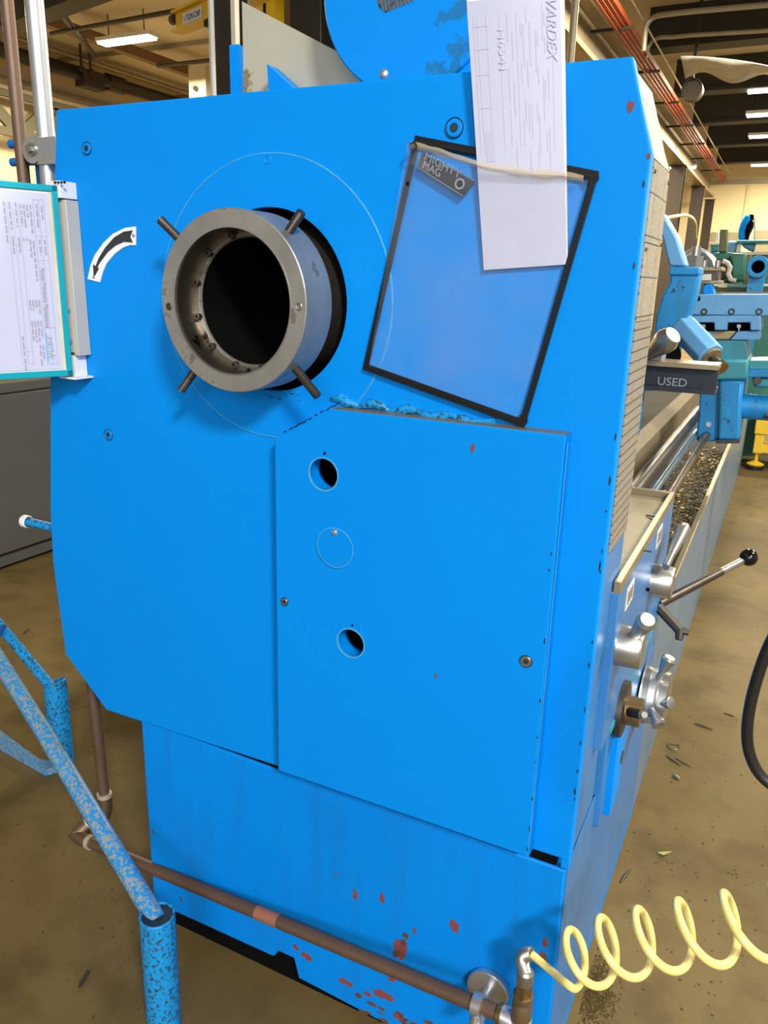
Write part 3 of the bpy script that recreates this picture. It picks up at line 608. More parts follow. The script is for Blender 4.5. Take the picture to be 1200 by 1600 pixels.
# long control lever with ball
a_ = at(1030, 944, x=-.15); da = (a_-EYE).dot(fw); e_ = at(1166, 873, d=1.74)
lv = mk('control_lever', B().tube([a_, a_.lerp(e_, .5), e_], [.0092, .0088, .0075], 14), 'steeldk', LA)
m_ = a_.lerp(e_, .58); mk('bright_shaft', B().tube([m_, e_], .0083, 14), 'steelclean', lv)
mk('ball_knob', B().sphere(at(1170, 871, d=1.735), .0192, 24), 'ball', lv)
a_ = at(1028, 948, x=-.15); da = (a_-EYE).dot(fw); e_ = at(1062, 985, d=da-.03)
fl = mk('forked_lever', B().tube([a_, e_], [.011, .010], 8), 'pipedk', LA)
mk('fork_tip', B().tube([e_, at(1061, 1000, d=da-.035)], [.009, .007], 8), 'pipedk', fl); mk('fork_tip', B().tube([e_, at(1076, 988, d=da-.035)], [.009, .007], 8), 'pipedk', fl)
# bed, chip tray, screws
mk('bed', B().box((-1.0, 1.78, .20), (-.42, 6.2, .69)), 'waydk', LA, bev=.004)
mk('bed_way', B().prism([V((-.47, 1.79, .70)), V((-.43, 1.79, .74)), V((-.385, 1.79, .72)), V((-.375, 1.79, .64)), V((-.40, 1.79, .60)), V((-.47, 1.79, .60))], (0, 4.4, 0)), 'way', LA)
mk('bed_way', B().box((-1.0, 1.79, .69), (-.88, 6.2, .73)), 'way', LA)
mk('bed_skirt', B().box((-.42, 1.79, .25), (-.375, 6.2, .58)), 'tray', LA)
mk('lead_screw', B().tube([V((-.27, 1.585+.01*i, .78)) for i in range(176)], [(.0215 if i % 2 else .0195) for i in range(176)], 14), 'screw', LA)
mk('feed_rod', B().cyl((-.265, 1.585, .705), (-.265, 3.3, .705), .010), 'rod', LA)
mk('control_rod', B().cyl((-.218, 1.585, .712), (-.218, 3.3, .712), .0135), 'rodbr', LA)
tr = mk('chip_tray', B().prism([V((-.165, 1.74, 0)), V((-.165, 1.74, .52)), V((-.180, 1.74, .52)), V((-.185, 1.74, .40)), V((-.42, 1.74, .37)), V((-.42, 1.74, 0))], (0, 4.55, 0)), 'tray', LA, bev=.002)
mk('tray_lip', B().box((-.181, 1.6, .515), (-.163, 6.29, .526)), 'lip', tr, bev=.003)
mk('tray_floor', B().prism([V((-.184, 1.75, .404)), V((-.42, 1.75, .374)), V((-.42, 1.75, .38)), V((-.184, 1.75, .41))], (0, 4.5, 0)), 'oil', tr)
mk('base_side_lip', B().box((-.30, 1.60, .0), (-.166, 1.75, .50)), 'bluesheen', LA)
b = B()
for i in range(2200):
    y = random.uniform(1.8, 4.4); x = random.uniform(-.40, -.19); c = V((x, y, .405+.05*random.random()+.03*math.exp(-((y-2.5)/.4)**2)))
    a0 = random.random()*6.28; rr = random.uniform(.006, .016); tw = random.uniform(-.01, .01)
    b.tube([c+V((rr*math.cos(a0+k_*1.1), rr*math.sin(a0+k_*1.1), tw*k_*.5)) for k_ in range(4)], random.uniform(.0008, .0018), 3)
mk('swarf', b, 'swarf', tr, stuff=True)
# guards standing on the headstock top
sg = mk('splash_guard', B().prism([at(378, 2, y=1.12), at(600, 119, y=1.12), V((at(600, 119, y=1.12).x, 1.12, 1.474)), V((at(378, 2, y=1.12).x, 1.12, 1.474))], (0, .004, 0)), 'sheet', LA)
p = at(378, 70, y=1.12); mk('guard_post', B().box((p.x-.018, 1.112, 1.474), (p.x-.001, 1.135, at(370, 72, y=1.12).z)), 'blue', sg)
mk('gusset', B().prism([at(417, 100, y=1.085), at(420, 150, y=1.085), at(472, 150, y=1.085)], (0, .03, 0)), 'blue', sg)
mk('guard_foot_bolt', B().sphere(at(602, 117, y=1.06), .0085, 14), 'zinc', LA)
gcx = at(648, -22, y=1.07)
M['guard'] = mat('smudged_blue_enamel', BL, .42, spec=.2, var=.08, chip=(.01, .15, .36), chip_amt=.6, chip_s=9)
cg = mk('round_guard', B().lathe([(0, 0), (.1285, 0), (.1305, .002), (.1305, .030), (.1285, .032), (0, .032)], (gcx.x, 1.055, gcx.z), (0, 1, 0), 72), 'guard', LA)
mk('guard_foot', B().box((gcx.x+.0, 1.06, 1.474), (gcx.x+.11, 1.082, 1.56)), 'blue', cg)
b = B()
wp = [(588, -10), (590, 4), (594, 14), (600, 17), (603, 20), (608, 17), (615, 15), (624, 10), (640, 4), (652, -2), (652, -10)]
b.prism([at(px, py, y=1.055)+V((0, -.0006, 0)) for px, py in wp], (0, .0008, 0)); mk('bare_patch', b, 'steelin', cg)
b = B()
for i in range(9): b.tube([at(594+i*6, -10, y=1.0545), at(598+i*6, 19-i*1.6, y=1.0545)], .0005, 4)
mk('brush_strokes', b, 'blue', cg, stuff=True)
# direction arrow plate
oa = [(213, 354), (197, 356), (178, 365), (163, 379), (150, 397), (143, 413), (138, 436), (157, 441), (162, 424), (168, 411), (180, 397), (193, 387), (204, 383), (213, 383)]
ar = mk('rotation_arrow_plate', B().prism([at(px, py, y=YF)+V((0, -.0016, 0)) for px, py in oa], (0, .0015, 0)), 'white', LA)
ia = [(209, 360), (195, 362), (180, 371), (166, 387), (156, 403), (151, 416), (147, 413), (148, 434), (156, 420), (154, 417), (158, 410), (170, 394), (182, 384), (195, 378), (209, 379), (205, 370)]
mk('arrow', B().prism([at(px, py, y=YF)+V((0, -.0024, 0)) for px, py in ia], (0, .0006, 0)), 'inkblk', ar)
for px, py in ((210, 368), (148, 433)): p = at(px, py, y=YF); mk('rivet', B().lathe([(0, -.004), (.0018, -.0035), (.0026, -.002)], (p.x, YF, p.z), (0, 1, 0), 10), 'zinc', ar)
# stub rod with white cap on the left
a_ = at(38, 814, y=1.0); 
st = mk('stub_rod', B().cyl((-1.0, 1.0, a_.z-.003), (a_.x+.01, 1.0, a_.z), .0085), 'bluepost', LA)
mk('white_cap', B().lathe([(0, 0), (.0105, .001), (.0125, .004), (.0125, .014), (.0105, .016)], (a_.x-.004, 1.0, a_.z), (1, 0, 0), 20), 'white', st)
# pole bracket
bkx = at(62, 236, y=1.08)
bk = mk('pole_bracket', B().box((bkx.x-.04, 1.10, 1.30), (-.94, 1.12, bkx.z+.02)), 'bluedeep', LA, bev=.002)
for py in (222, 251): q = at(60, py, y=1.09); mk('bracket_bolt', B().cyl((bkx.x-.088, 1.092, q.z), (-.99, 1.095, q.z), .0075, n=12), 'bluedeep', bk)

# ------------------------------------------------------------------ poles and pipes by the machine
pa = at(52, 0, y=1.08); pb = at(78, 275, y=1.08); px_ = (pa.x+pb.x)/2
t = thing('aluminium_pole', (px_, 1.08, .95), 'silver vertical pole clamped left of the blue headstock', 'pole')
mk('tube', B().cyl((px_, 1.08, .95), (px_, 1.08, 4.7), .0155, n=24), 'zinc', t)
zc = bkx.z
mk('clamp', B().cyl((px_, 1.08, zc-.025), (px_, 1.08, zc+.02), .0185, n=24).cyl((px_-.018, 1.062, zc), (px_-.018, 1.072, zc), .023, n=20).box((px_+.0, 1.06, zc-.025), (px_+.045, 1.066, zc+.018)), 'zinc', t)
mk('clamp_bolt', B().hexa((px_-.016, 1.052, zc), (px_-.016, 1.064, zc), .007).cyl((px_-.016, 1.058, zc), (px_-.016, 1.064, zc), .011, n=14), 'steelclean', t)
# copper air line
R = .0118
c0 = at(120, 1307, y=.955); c1 = at(790, 1588, y=.883); rz = at(165, 1262, y=1.005); rt = at(145, 1080, y=1.005)
bt = at(9, 0, y=1.08); bx_ = (at(9, 0, y=1.08)+at(38, 270, y=1.08))*.5
AL = thing('copper_air_line', (c0.x, c0.y, c0.z), 'brown copper air pipe running low across the blue base with elbows', 'pipe')
up = rt+(rt-rz)*2.6
mk('riser', B().tube([V((bx_.x, 1.08, 4.25)), V((bx_.x, 1.08, 1.20)), V((bx_.x, 1.08, 1.18)), V((bx_.x+.01, 1.075, 1.165)), V((up.x-.01, up.y+.01, 1.15)), V((up.x, up.y, 1.13)), up, rz], R*.95, 16), 'copper', AL)
corner = V((c0.x-.004, c0.y, c0.z))
mk('drop_leg', B().tube([rz, rz+V((0, -.006, -.018)), rz.lerp(corner, .2)+V((0, 0, -.014)), corner], R, 16), 'copper', AL)
mk('elbow', B().tube([rz+V((0, 0, .03)), rz, rz+V((0, -.004, -.014)), rz.lerp(corner, .3)+V((0, 0, -.012))], R*1.22, 16), 'brassdull', AL)
mk('solder_ring', B().tube([rz+V((0, 0, .028)), rz+V((0, 0, .036))], R*1.28, 16), 'solder', AL)
dl = (c1-corner).normalized()
mk('elbow', B().tube([corner+(rz-corner)*.45, corner+(rz-corner)*.15, corner, corner+dl*.012, corner+dl*.045], R*1.22, 16), 'brassdull', AL)
mk('solder_ring', B().tube([corner+dl*.043, corner+dl*.051], R*1.3, 16), 'solder', AL)
mk('solder_ring', B().tube([corner+(rz-corner)*.43, corner+(rz-corner)*.5], R*1.3, 16), 'solder', AL)
mk('long_pipe', B().tube([corner, c1], R, 18), 'copper', AL)
def on_pipe(px): 
    best = min(range(1001), key=lambda i: abs(proj_x(corner.lerp(c1, i/1000))-px)); return corner.lerp(c1, best/1000)
def proj_x(p): r = p-EYE; return 600+F_PX*r.dot(RGT)/r.dot(fw)
mk('bare_copper_band', B().tube([on_pipe(402), on_pipe(436)], R*1.03, 18), 'copperlite', AL)
te = V((at(814, 1590, y=.883).x, .883, c1.z-.004))
mk('tee_fitting', B().tube([on_pipe(782), te], R*1.25, 16).cyl(te+V((0, 0, -.05)), te+V((0, 0, .014)), .0155, n=20), 'zinc', AL)
mk('brass_ring', B().tube([on_pipe(779), on_pipe(786)], R*1.36, 18), 'brass', AL)
t0 = te+V((0, 0, .014))
mk('quick_coupler', B().lathe([(.0145, 0), (.0145, .028), (.0135, .03), (.0135, .036), (.0145, .038), (.0145, .044), (0, .044)], t0, (0, 0, 1), 24), 'brassdull', AL)
mk('coupler_nut', B().hexa(t0+V((0, 0, .044)), t0+V((0, 0, .066)), .0125), 'brass', AL)
# yellow coil hose
HO = thing('coiled_air_hose', t0, 'yellow coiled air hose stretching right from the brass coupler', 'hose')
f0 = t0+V((0, 0, .062))
mk('ferrule', B().lathe([(0, 0), (.0105, 0), (.0125, .004), (.012, .022), (.009, .026), (0, .026)], f0, (0, 0, 1), 20), 'steelclean', HO)
ya = t0.y
q1 = at(811, 1498, y=ya); q2 = at(818, 1486, y=ya); q3 = at(831, 1491, y=ya-.005)
sp_ = arc_pts(f0+V((0, 0, .02)), at(808, 1486, y=ya), q3, 30)
mk('spring_guard', B().tube(sp_, [(.0098 if i % 2 else .0083) for i in range(len(sp_))], 14), 'steelclean', HO)
# helix through surveyed crests
tops = [(822, 1440), (880, 1458), (937, 1432), (1003, 1418), (1068, 1405), (1140, 1393), (1215, 1380), (1290, 1368)]
bots = [(855, 1565), (912, 1552), (950, 1540), (1000, 1530), (1062, 1519), (1135, 1511), (1215, 1503), (1290, 1495)]
axis = []
for i, ((a1, b1), (a2, b2)) in enumerate(zip(tops, bots)): axis.append(at((a1+a2)/2, (b1+b2)/2-2, y=.86-.003*i))
ax_ = (axis[-1]-axis[1]).normalized(); hz_ = V((0, 0, 1)).cross(ax_).normalized(); uz_ = ax_.cross(hz_)
pts = [q3, at(860, 1516, y=ya-.015), at(890, 1541, y=ya-.045)]
RH = .0365
TH0 = math.pi*.78
steps = 40
i0 = .64
tt = 0
hel = []
for k_ in range(int(steps*6.3)):
    s_ = i0+k_/steps; j = min(int(s_), len(axis)-2); c = axis[j].lerp(axis[j+1], s_-j)
    th = 2*math.pi*(k_/steps)+TH0
    hel.append(c-hz_*math.sin(th)*RH+uz_*math.cos(th)*RH)
HX = (pts, hel)
full = pts+hel
sm = []
for i in range(len(pts)-1): sm += [pts[i].lerp(pts[i+1], u/5) for u in range(5)]
sm += [pts[-1].lerp(hel[3], u/5) for u in range(5)]+hel[3:]
for _ in range(3): sm = [sm[0]]+[(sm[i-1]+sm[i]*2+sm[i+1])/4 for i in range(1, len(sm)-1)]+[sm[-1]]
mk('hose_coil', B().tube(sm, .0052, 12), 'hose', HO)
# magnetic pipe hanger
mc = at(765, 1540, y=YB)
MH = thing('magnetic_hanger', (mc.x, YB, mc.z), 'round magnet hanger clamped to the copper pipe on the blue base', 'magnet')
mk('magnet_disc', B().lathe([(0, 0), (.0325, 0), (.0335, -.002), (.0335, -.010), (.032, -.012), (0, -.012)], (mc.x, YB-.0005, mc.z), (0, 1, 0), 48), 'zinc', MH)
pc = on_pipe(747); st_e = V((pc.x+.002, pc.y+.004, mc.z-.004))
mk('stem', B().cyl((mc.x, YB-.012, mc.z), V((mc.x, pc.y+.01, mc.z)), .0085, n=20), 'zinc', MH)
mk('ear_plate', B().cyl(V((pc.x+.002, pc.y-.012, mc.z-.008)), V((mc.x, pc.y+.012, mc.z)), .011, n=18), 'zinc', MH)
mk('ear_bolt', B().hexa(V((pc.x+.001, pc.y-.02, mc.z-.009)), V((pc.x+.002, pc.y-.011, mc.z-.008)), .007), 'steelclean', MH)
mk('pipe_clamp', B().tube([pc-dl*.007, pc+dl*.007], R*1.4, 20).tube([V((pc.x, pc.y-.012, mc.z-.006)), pc+V((0, -.008, 0))], .006, 8).tube([pc+V((0, -.004, -.01)), pc+V((0, -.006, -.035))], .008, 10), 'zinc', MH)

# ------------------------------------------------------------------ document pouch, paper, magnet bar
def lerp2(c, u, v): return c[0].lerp(c[1], u).lerp(c[3].lerp(c[2], u), v)
YP = .9325
PO = thing('document_pouch', at(750, 440, y=YP), 'tilted clear plastic pouch in black frame stuck on the headstock', 'pouch')
oc = [at(650, 212, y=YP), at(937, 268, y=YP), at(820, 668, y=YP), at(568, 577, y=YP)]
ctr = sum(oc, V())/4
ic = [p+(ctr-p)*.062 for p in oc]
for i in range(4):
    j = (i+1) % 4; b = B()
    if i == 0:   # top bar is notched at its left end
        b.prism([oc[0], oc[1], ic[1], ic[0]], (0, -.0035, 0)); n_ = 'frame_bar'
    else: b.prism([oc[i], oc[j], ic[j], ic[i]], (0, -.0035, 0))
    fb_ = mk('frame_bar', b, 'black', PO, bev=.0008)
    mk('frame_groove', B().prism([oc[i].lerp(ic[i], .62)+V((0, -.0036, 0)), oc[j].lerp(ic[j], .62)+V((0, -.0036, 0)), oc[j].lerp(ic[j], .74)+V((0, -.0036, 0)), oc[i].lerp(ic[i], .74)+V((0, -.0036, 0))], (0, -.0007, 0)), 'rubber', PO)
for i, rr in ((1, .008), (2, .007)):
    p = oc[i]+(ctr-oc[i])*.05; mk('frame_corner', B().cyl(p+V((0, 0, 0)), p+V((0, -.0036, 0)), .0072, n=20), 'black', PO)
fc = [at(639, 226, y=YP), at(921, 283, y=YP), at(814, 652, y=YP), at(580, 570, y=YP)]
def film(u, v):
    p = lerp2(fc, u, v); bow = .010*(1-v)**3*math.sin(math.pi*min(1, u*1.05))**1+.003*math.sin(math.pi*u)*math.sin(math.pi*v)
    sag = V((0, 0, -.0075*math.sin(math.pi*u)**2*(1-v)**4))
    return p+V((0, -.0062-bow+.0012*noise.noise(V((u*5, v*5, 0))), 0))+sag
mk('front_film', B().grid(film, 24, 30), 'film', PO)
def edge(u, v):
    q = film(u, 0); n_ = noise.noise(V((u*9, 1, v*2))); return q+V((0, -.0012-.003*math.sin(math.pi*v)-.0015*n_, (.0035+.003*abs(noise.noise(V((u*7, 4, 0)))))*(.5-v)*2+.002*noise.noise(V((u*5, 7, 0)))))
mk('film_edge', B().grid(lambda u, v: edge(.03+u*.95, v), 60, 5), 'fold', PO)
tl = at(640, 228, y=YP-.008)
mk('curled_corner', B().grid(lambda u, v: at(636+u*32, 226+v*34+u*10, y=YP-.007)+V((0, -.007*math.sin(math.pi*u), .004*math.sin(math.pi*u))), 8, 6), 'film', PO)
mk('corner_hole', B().lathe([(.0032, 0), (.0055, -.0006), (.0055, .0006)], at(645, 229, y=YP-.0155), (0, 1, 0), 16, True), 'steeldk', PO)
mk('punched_hole', B().cyl(at(638, 287, y=YP-.0055), at(638, 287, y=YP-.0075), .0025, n=12), 'dark', PO)
# magnet bar in the pouch
YM = YP-.0012
mq = [at(661, 239, y=YM), at(742, 283, y=YM), at(725, 307, y=YM), at(654, 262, y=YM)]
MG = thing('magnet_bar', sum(mq, V())/4, 'dark tilted magnetic bar with raised lettering inside the pouch', 'magnet')
mk('bar', B().prism(mq, (0, -.0035, 0)), 'rubber', MG, bev=.0006)
e1 = (mq[1]-mq[0]).normalized(); e2 = (mq[0]-mq[3]).normalized()
yo = V((0, -.0036, 0)); BLn = (mq[1]-mq[0]).length
text('lettering', 'MIGHTY', .0125, mq[3]+e2*.0115+e1*.005+yo, e1, e2, 'zinc', MG, width=BLn*.68)
text('lettering', 'MAG', .0125, mq[3]+e2*.002+e1*.006+yo, e1, e2, 'zinc', MG, width=BLn*.33)
hc = mq[1].lerp(mq[2], .5)-e1*.012; mk('hole_ring', B().pipe(hc+yo, hc+yo*1.3, .0062, .0042), 'zinc', MG); mk('hang_hole', B().cyl(hc+yo*.98, hc+yo*1.05, .0042), 'dark', MG)
for a1, a2 in ((mq[3], mq[2]), (mq[0].lerp(mq[1], .35), mq[1])): mk('raised_rim', B().tube([a1+yo, a2+yo], .0007, 6), 'zinc', MG)
# paper
YQ = YP-.0016
pc4 = [at(735, 8, y=YQ), at(886, -2, y=YQ), at(887, 413, y=YQ), at(756, 422, y=YQ)]
def psh(u, v, off=0):
    p = lerp2(pc4, u, v)+V((0, -.0115*(1-v)-off-.004*math.sin(math.pi*u)*(1-v), 0)); return p
PA = thing('folded_paper', pc4[3], 'folded white paper sheets sticking out of the clear pouch', 'paper')
mk('front_sheet', B().grid(lambda u, v: psh(u*(.96+.03*v), v), 12, 24), 'paper', PA, solid=.0003, flat=True)
mk('back_sheet', B().grid(lambda u, v: psh(u, v*.99-.01, -.001), 12, 24), 'white', PA, solid=.0003, flat=True)
def pm(u, v): return psh(u, v, .0004)
def pbar(b, u0, v0, u1, v1): b.prism([pm(u0, v0), pm(u1, v0), pm(u1, v1), pm(u0, v1)], (0, -.0001, 0))
b = B()
rr = random.Random(3)
for u in (.42, .47, .56, .585, .62, .65, .71, .73, .78, .80, .83):
    v = rr.uniform(.02, .12)
    while v < .55:
        l = rr.uniform(.04, .16); pbar(b, u, v, u+rr.uniform(.008, .016), v+l); v += l+rr.uniform(.03, .14)
pbar(b, .12, .47, .22, .58)
for u in (.06, .1, .2, .34, .52, .88): pbar(b, u, .05, u+.004, .55)
for v in (.09, .17, .26, .38): pbar(b, .06, v, .22, v+.0016)
mk('show_through_print', b, 'ink', PA, stuff=True)
xd = (psh(.8, .25)-psh(.8, .02)).normalized(); yd_ = (psh(.9, .1)-psh(.7, .1)).normalized()
text('show_through_logo', 'VARDEX', .015, psh(.83, .003, .0008), xd, yd_, 'ink', PA, width=.058, shear=.3, mirror=False)
text('show_through_number', 'H6541', .012, psh(.33, .10, .0008), xd, yd_, 'ink', PA, width=.04)

# ------------------------------------------------------------------ wall-type document holder at left
az = math.radians(22); dL = V((-math.sin(az), -math.cos(az), 0)); nrm = V((math.cos(az), -math.sin(az), 0))
P0 = at(98, 290, y=.905); PB = at(104, 586, y=.905)
zt, zb = P0.z, PB.z; O = V(((P0.x+PB.x)/2, .905, 0))
DP = thing('display_panel', (O.x, O.y, zb), 'teal framed display panel hinged at the left edge of the headstock', 'panel')
PWd = .235
def pn(s, z, o=0): return O+dL*s+nrm*o+V((0, 0, z))
mk('backing', B().prism([pn(.004, zb+.004), pn(PWd, zb+.004), pn(PWd, zt-.004), pn(.004, zt-.004)], nrm*-.002), 'white', DP)
fwid = .0088
for a1, a2, z1, z2 in ((0, PWd, zt-fwid, zt), (0, PWd, zb, zb+fwid*1.1), (0, fwid, zb, zt), (PWd-fwid, PWd, zb, zt)):
    mk('frame_bar', B().prism([pn(a1, z1, -.003), pn(a2, z1, -.003), pn(a2, z2, -.003), pn(a1, z2, -.003)], nrm*.006), 'tealplastic', DP, bev=.0008)
mk('yellowed_margin', B().prism([pn(fwid+.0002, zb+fwid*1.1, .0006), pn(fwid+.0075, zb+fwid*1.1, .0006), pn(fwid+.0055, zt-fwid, .0006), pn(fwid+.0002, zt-fwid, .0006)], nrm*.0003), 'whiteold', DP)
DO = thing('maintenance_sheet', pn(.02, zb), 'white printed maintenance form inside the teal framed panel', 'paper')
mk('sheet', B().prism([pn(.0155, zb+.012, .001), pn(.222, zb+.012, .001), pn(.222, zt-.012, .001), pn(.0155, zt-.012, .001)], nrm*.0003), 'paper', DO)
def ln(b, s0, z0, s1, z1, o=.0016): b.prism([pn(s0, z0, o), pn(s1, z0, o), pn(s1, z1, o), pn(s0, z1, o)], nrm*.0001)
Hh = zt-zb
b = B()
for s in (.021, .029, .037): ln(b, s, zb+.02, s+.0006, zt-.022)
for z in (zt-.022, zt-.073, zt-.108, zb+.075, zb+.02): ln(b, .021, z, .0376, z+.0006)
for s in (.058, .066, .074): ln(b, s, zb+.02, s+.0005, zt-.03)
ln(b, .058, zt-.09, .066, zt-.0894); ln(b, .058, zb+.022, .066, zb+.0226); ln(b, .058, zb+.04, .066, zb+.0406)
mk('ruled_lines', b, 'inkgrey', DO, stuff=True)
b = B(); rr = random.Random(9)
rows = [(.0235, [(.03, .05), (.078, .10)]), (.031, [(.028, .062), (.078, .1)]), (.040, [(.03, .07), (.08, .138), (.165, .186), (.196, .222), (.232, .256)]), (.0445, [(.03, .05), (.078, .104), (.165, .178), (.196, .228), (.232, .25), (.254, .264)]), (.0490, [(.03, .062), (.077, .081), (.165, .18), (.196, .228)]), (.0535, [(.03, .06), (.077, .081), (.165, .18), (.196, .225)]), (.0605, [(.028, .062), (.076, .10)]), (.069, [(.028, .066), (.075, .1), (.218, .248), (.252, .27)]), (.0765, [(.028, .085)])]
for s, segs in rows:
    for z0, z1 in segs:
        z = z0
        while z < z1:
            l = min(rr.uniform(.006, .014), z1-z); ln(b, s, zt-z-l, s+.0026, zt-z); z += l+.002
mk('small_print', b, 'inkgrey', DO, stuff=True)
text('heading', 'Annual Preventive Maintenance', .0105, pn(.0355, zt-.118, .0017), (0, 0, -1), -dL, 'inkgrey', DO, width=.088)
text('logo', 'yank', .014, pn(.0335, zb+.064, .0017), (0, 0, -1), -dL, 'inkgrey', DO, width=.038, shear=.35)
b = B(); ln(b, .0345, zb+.024, .037, zb+.068, .0017); mk('logo_underline', b, 'inkblue', DO)
# beige bracket profile
bx0, bx1 = -1.015, at(126, 555, y=.915).x
HB = thing('panel_bracket', (bx1-.01, .92, 1.12), 'beige holder rail fixed beside the teal framed panel', 'bracket')
zt2 = at(107, 283, y=.915).z; zb2 = at(125, 556, y=.915).z
mk('upper_clip', B().box((bx1-.030, .905, at(107, 310, y=.915).z), (bx1-.0035, YF-.0005, zt2)), 'white', HB, bev=.0008)
mk('rail', B().prism([V((bx1-.028, .912, zb2)), V((bx1, .912, zb2)), V((bx1-.002, .912, at(109, 312, y=.915).z)), V((bx1-.028, .912, at(109, 312, y=.915).z))], (0, YF-.9125, 0)), 'beige', HB, bev=.001)
q = at(112, 575, y=.915); zf = at(110, 587, y=.915).z
mk('lower_leg', B().box((bx1-.028, .912, zf), (bx1-.011, YF-.001, zb2)), 'white', HB, bev=.0006)
mk('foot_plate', B().box((bx1-.035, .900, zf-.003), (bx1+.001, YF-.0005, zf)), 'white', HB)
p = at(109, 486, y=.912); mk('blue_dot', B().cyl((p.x, .9118, p.z), (p.x, .9112, p.z), .003, n=14), 'bluepale', HB)
p = at(110, 533, y=.912); mk('rail_screw', B().lathe([(0, 0), (.003, 0), (.003, -.0016), (.0058, -.0012), (.0058, 0)], (p.x, .9115, p.z), (0, 1, 0), 16), 'zinc', HB)
text('lettering', 'DURABLE', .0055, V((at(104, 552, y=.912).x, .9112, at(104, 553, y=.912).z)), (1, 0, 0), (0, 0, 1), 'inkblk', HB, width=.019)
for i in range(4): p = at(83+5*i, 284, y=.9); mk('clip_tooth', B().box((p.x-.0012, .902, p.z-.002), (p.x+.0012, .905, p.z+.001)), 'black', HB)

# ------------------------------------------------------------------ grey cabinet and items left
CX = -2.85
za = at(0, 600, x=CX).z; zl = at(0, 617, x=CX).z; zk = at(0, 871, x=CX).z
GC = thing('grey_cabinet', (CX-.5, 2.4, 0), 'grey steel cabinet standing behind the machine at left', 'cabinet')
mk('body', B().box((CX-.7, 1.0, zk), (CX-.012, 3.4, za)), 'grey', GC, bev=.004)
mk('side_panel', B().box((CX-.012, 1.0, zk+.01), (CX, 3.4, zl-.004)), 'grey', GC, bev=.003)
mk('top_band', B().box((CX-.012, 1.0, zl+.004), (CX, 3.4, za)), 'grey', GC, bev=.003)
mk('underbox', B().box((CX-.68, 1.0, .02), (CX-.01, 3.4, zk-.006)), 'grey', GC); mk('skid', B().box((CX-.6, 1.1, 0), (CX-.06, 3.3, .02)), 'dark', GC)
mk('top_sheet', B().box((CX-.7, 1.0, za), (CX, 3.4, za+.012)), 'lip', GC)
p = at(18, 592, x=CX-.2); tag(mk('green_crate', B().box((CX-.5, 1.2, za+.013), (CX-.1, p.y+.05, za+.11)).box((CX-.52, 1.2, za+.10), (CX-.08, p.y+.07, za+.12)), 'green', bev=.006), 'dark green crate on the grey cabinet below the teal frame', 'crate')

# ------------------------------------------------------------------ blue tube stand lower left
def stand():
    n0 = at(245, 1425, z=.24); f_b = at(99, 1192, z=0); f0_ = V((f_b.x, f_b.y, .24))
    t = thing('tube_stand', (f_b.x-.2, f_b.y-.3, 0), 'worn blue tubular stand with upright sockets in front of the base', 'stand')
    rc = .029
    mk('socket', B().pipe((n0.x, n0.y, 0), (n0.x, n0.y, .235), rc, rc-.004, 32), 'bluepost', t, bev=.001)
    mk('socket_fill', B().cyl((n0.x, n0.y, .2), (n0.x, n0.y, .232), rc-.004, n=28), 'grime', t)
    top = [V((f0_.x+rc*math.cos(a), f0_.y+rc*math.sin(a), 0)) for a in [2*math.pi*i/32 for i in range(32)]]
    b = B(); rows = []
    vz = lambda p: .24+.012*((p.x-f0_.x)*.8)/rc
    bm = b.bm
    lo = [bm.verts.new(p) for p in top]; hi = [bm.verts.new(V((p.x, p.y, vz(p)))) for p in top]
    ctr_ = V((f0_.x, f0_.y, 0))
    hin = [bm.verts.new(V((*((p-ctr_)*.86+ctr_).xy, vz(p)))) for p in top]; lin = [bm.verts.new((p-ctr_)*.86+ctr_+V((0, 0, .1))) for p in top]
    for A, Z in ((lo, hi), (hi, hin), (hin, lin)):
        for i in range(32): bm.faces.new((A[i], A[(i+1) % 32], Z[(i+1) % 32], Z[i]))
    bm.faces.new(lin)
    mk('socket', b, 'bluepost', t)
    def depth(p): return (p-EYE).dot(fw)
    dn = depth(n0); e = at(-60, 939, d=dn*1.42)
    d_ = (e-n0).normalized()
    mk('leg_tube', B().tube([n0+V((0, 0, -.02)), n0.lerp(e, .5), e], .0165, 20), 'bluetube', t)
    df = depth(f0_); e2_ = at(-60, 905, d=df*1.08)
    mk('leg_tube', B().tube([f0_+V((.006, -.004, -.03)), e2_], .0135, 18), 'bluepost', t)
    g = at(4, 985, d=df*1.03); mk('joint_knuckle', B().cyl(at(-30, 975, d=df*1.03), g, .017, n=16), 'bluedeep', t)
    zz_ = .02
    g1 = [(-40, 1105), (0, 1140), (30, 1163), (62, 1186), (84, 1190), (88, 1198), (70, 1203), (0, 1163), (-40, 1146)]
    mk('link_strap', B().prism([at(px, py, z=zz_) for px, py in g1], (0, 0, -.018)), 'bluetube', t)
stand()

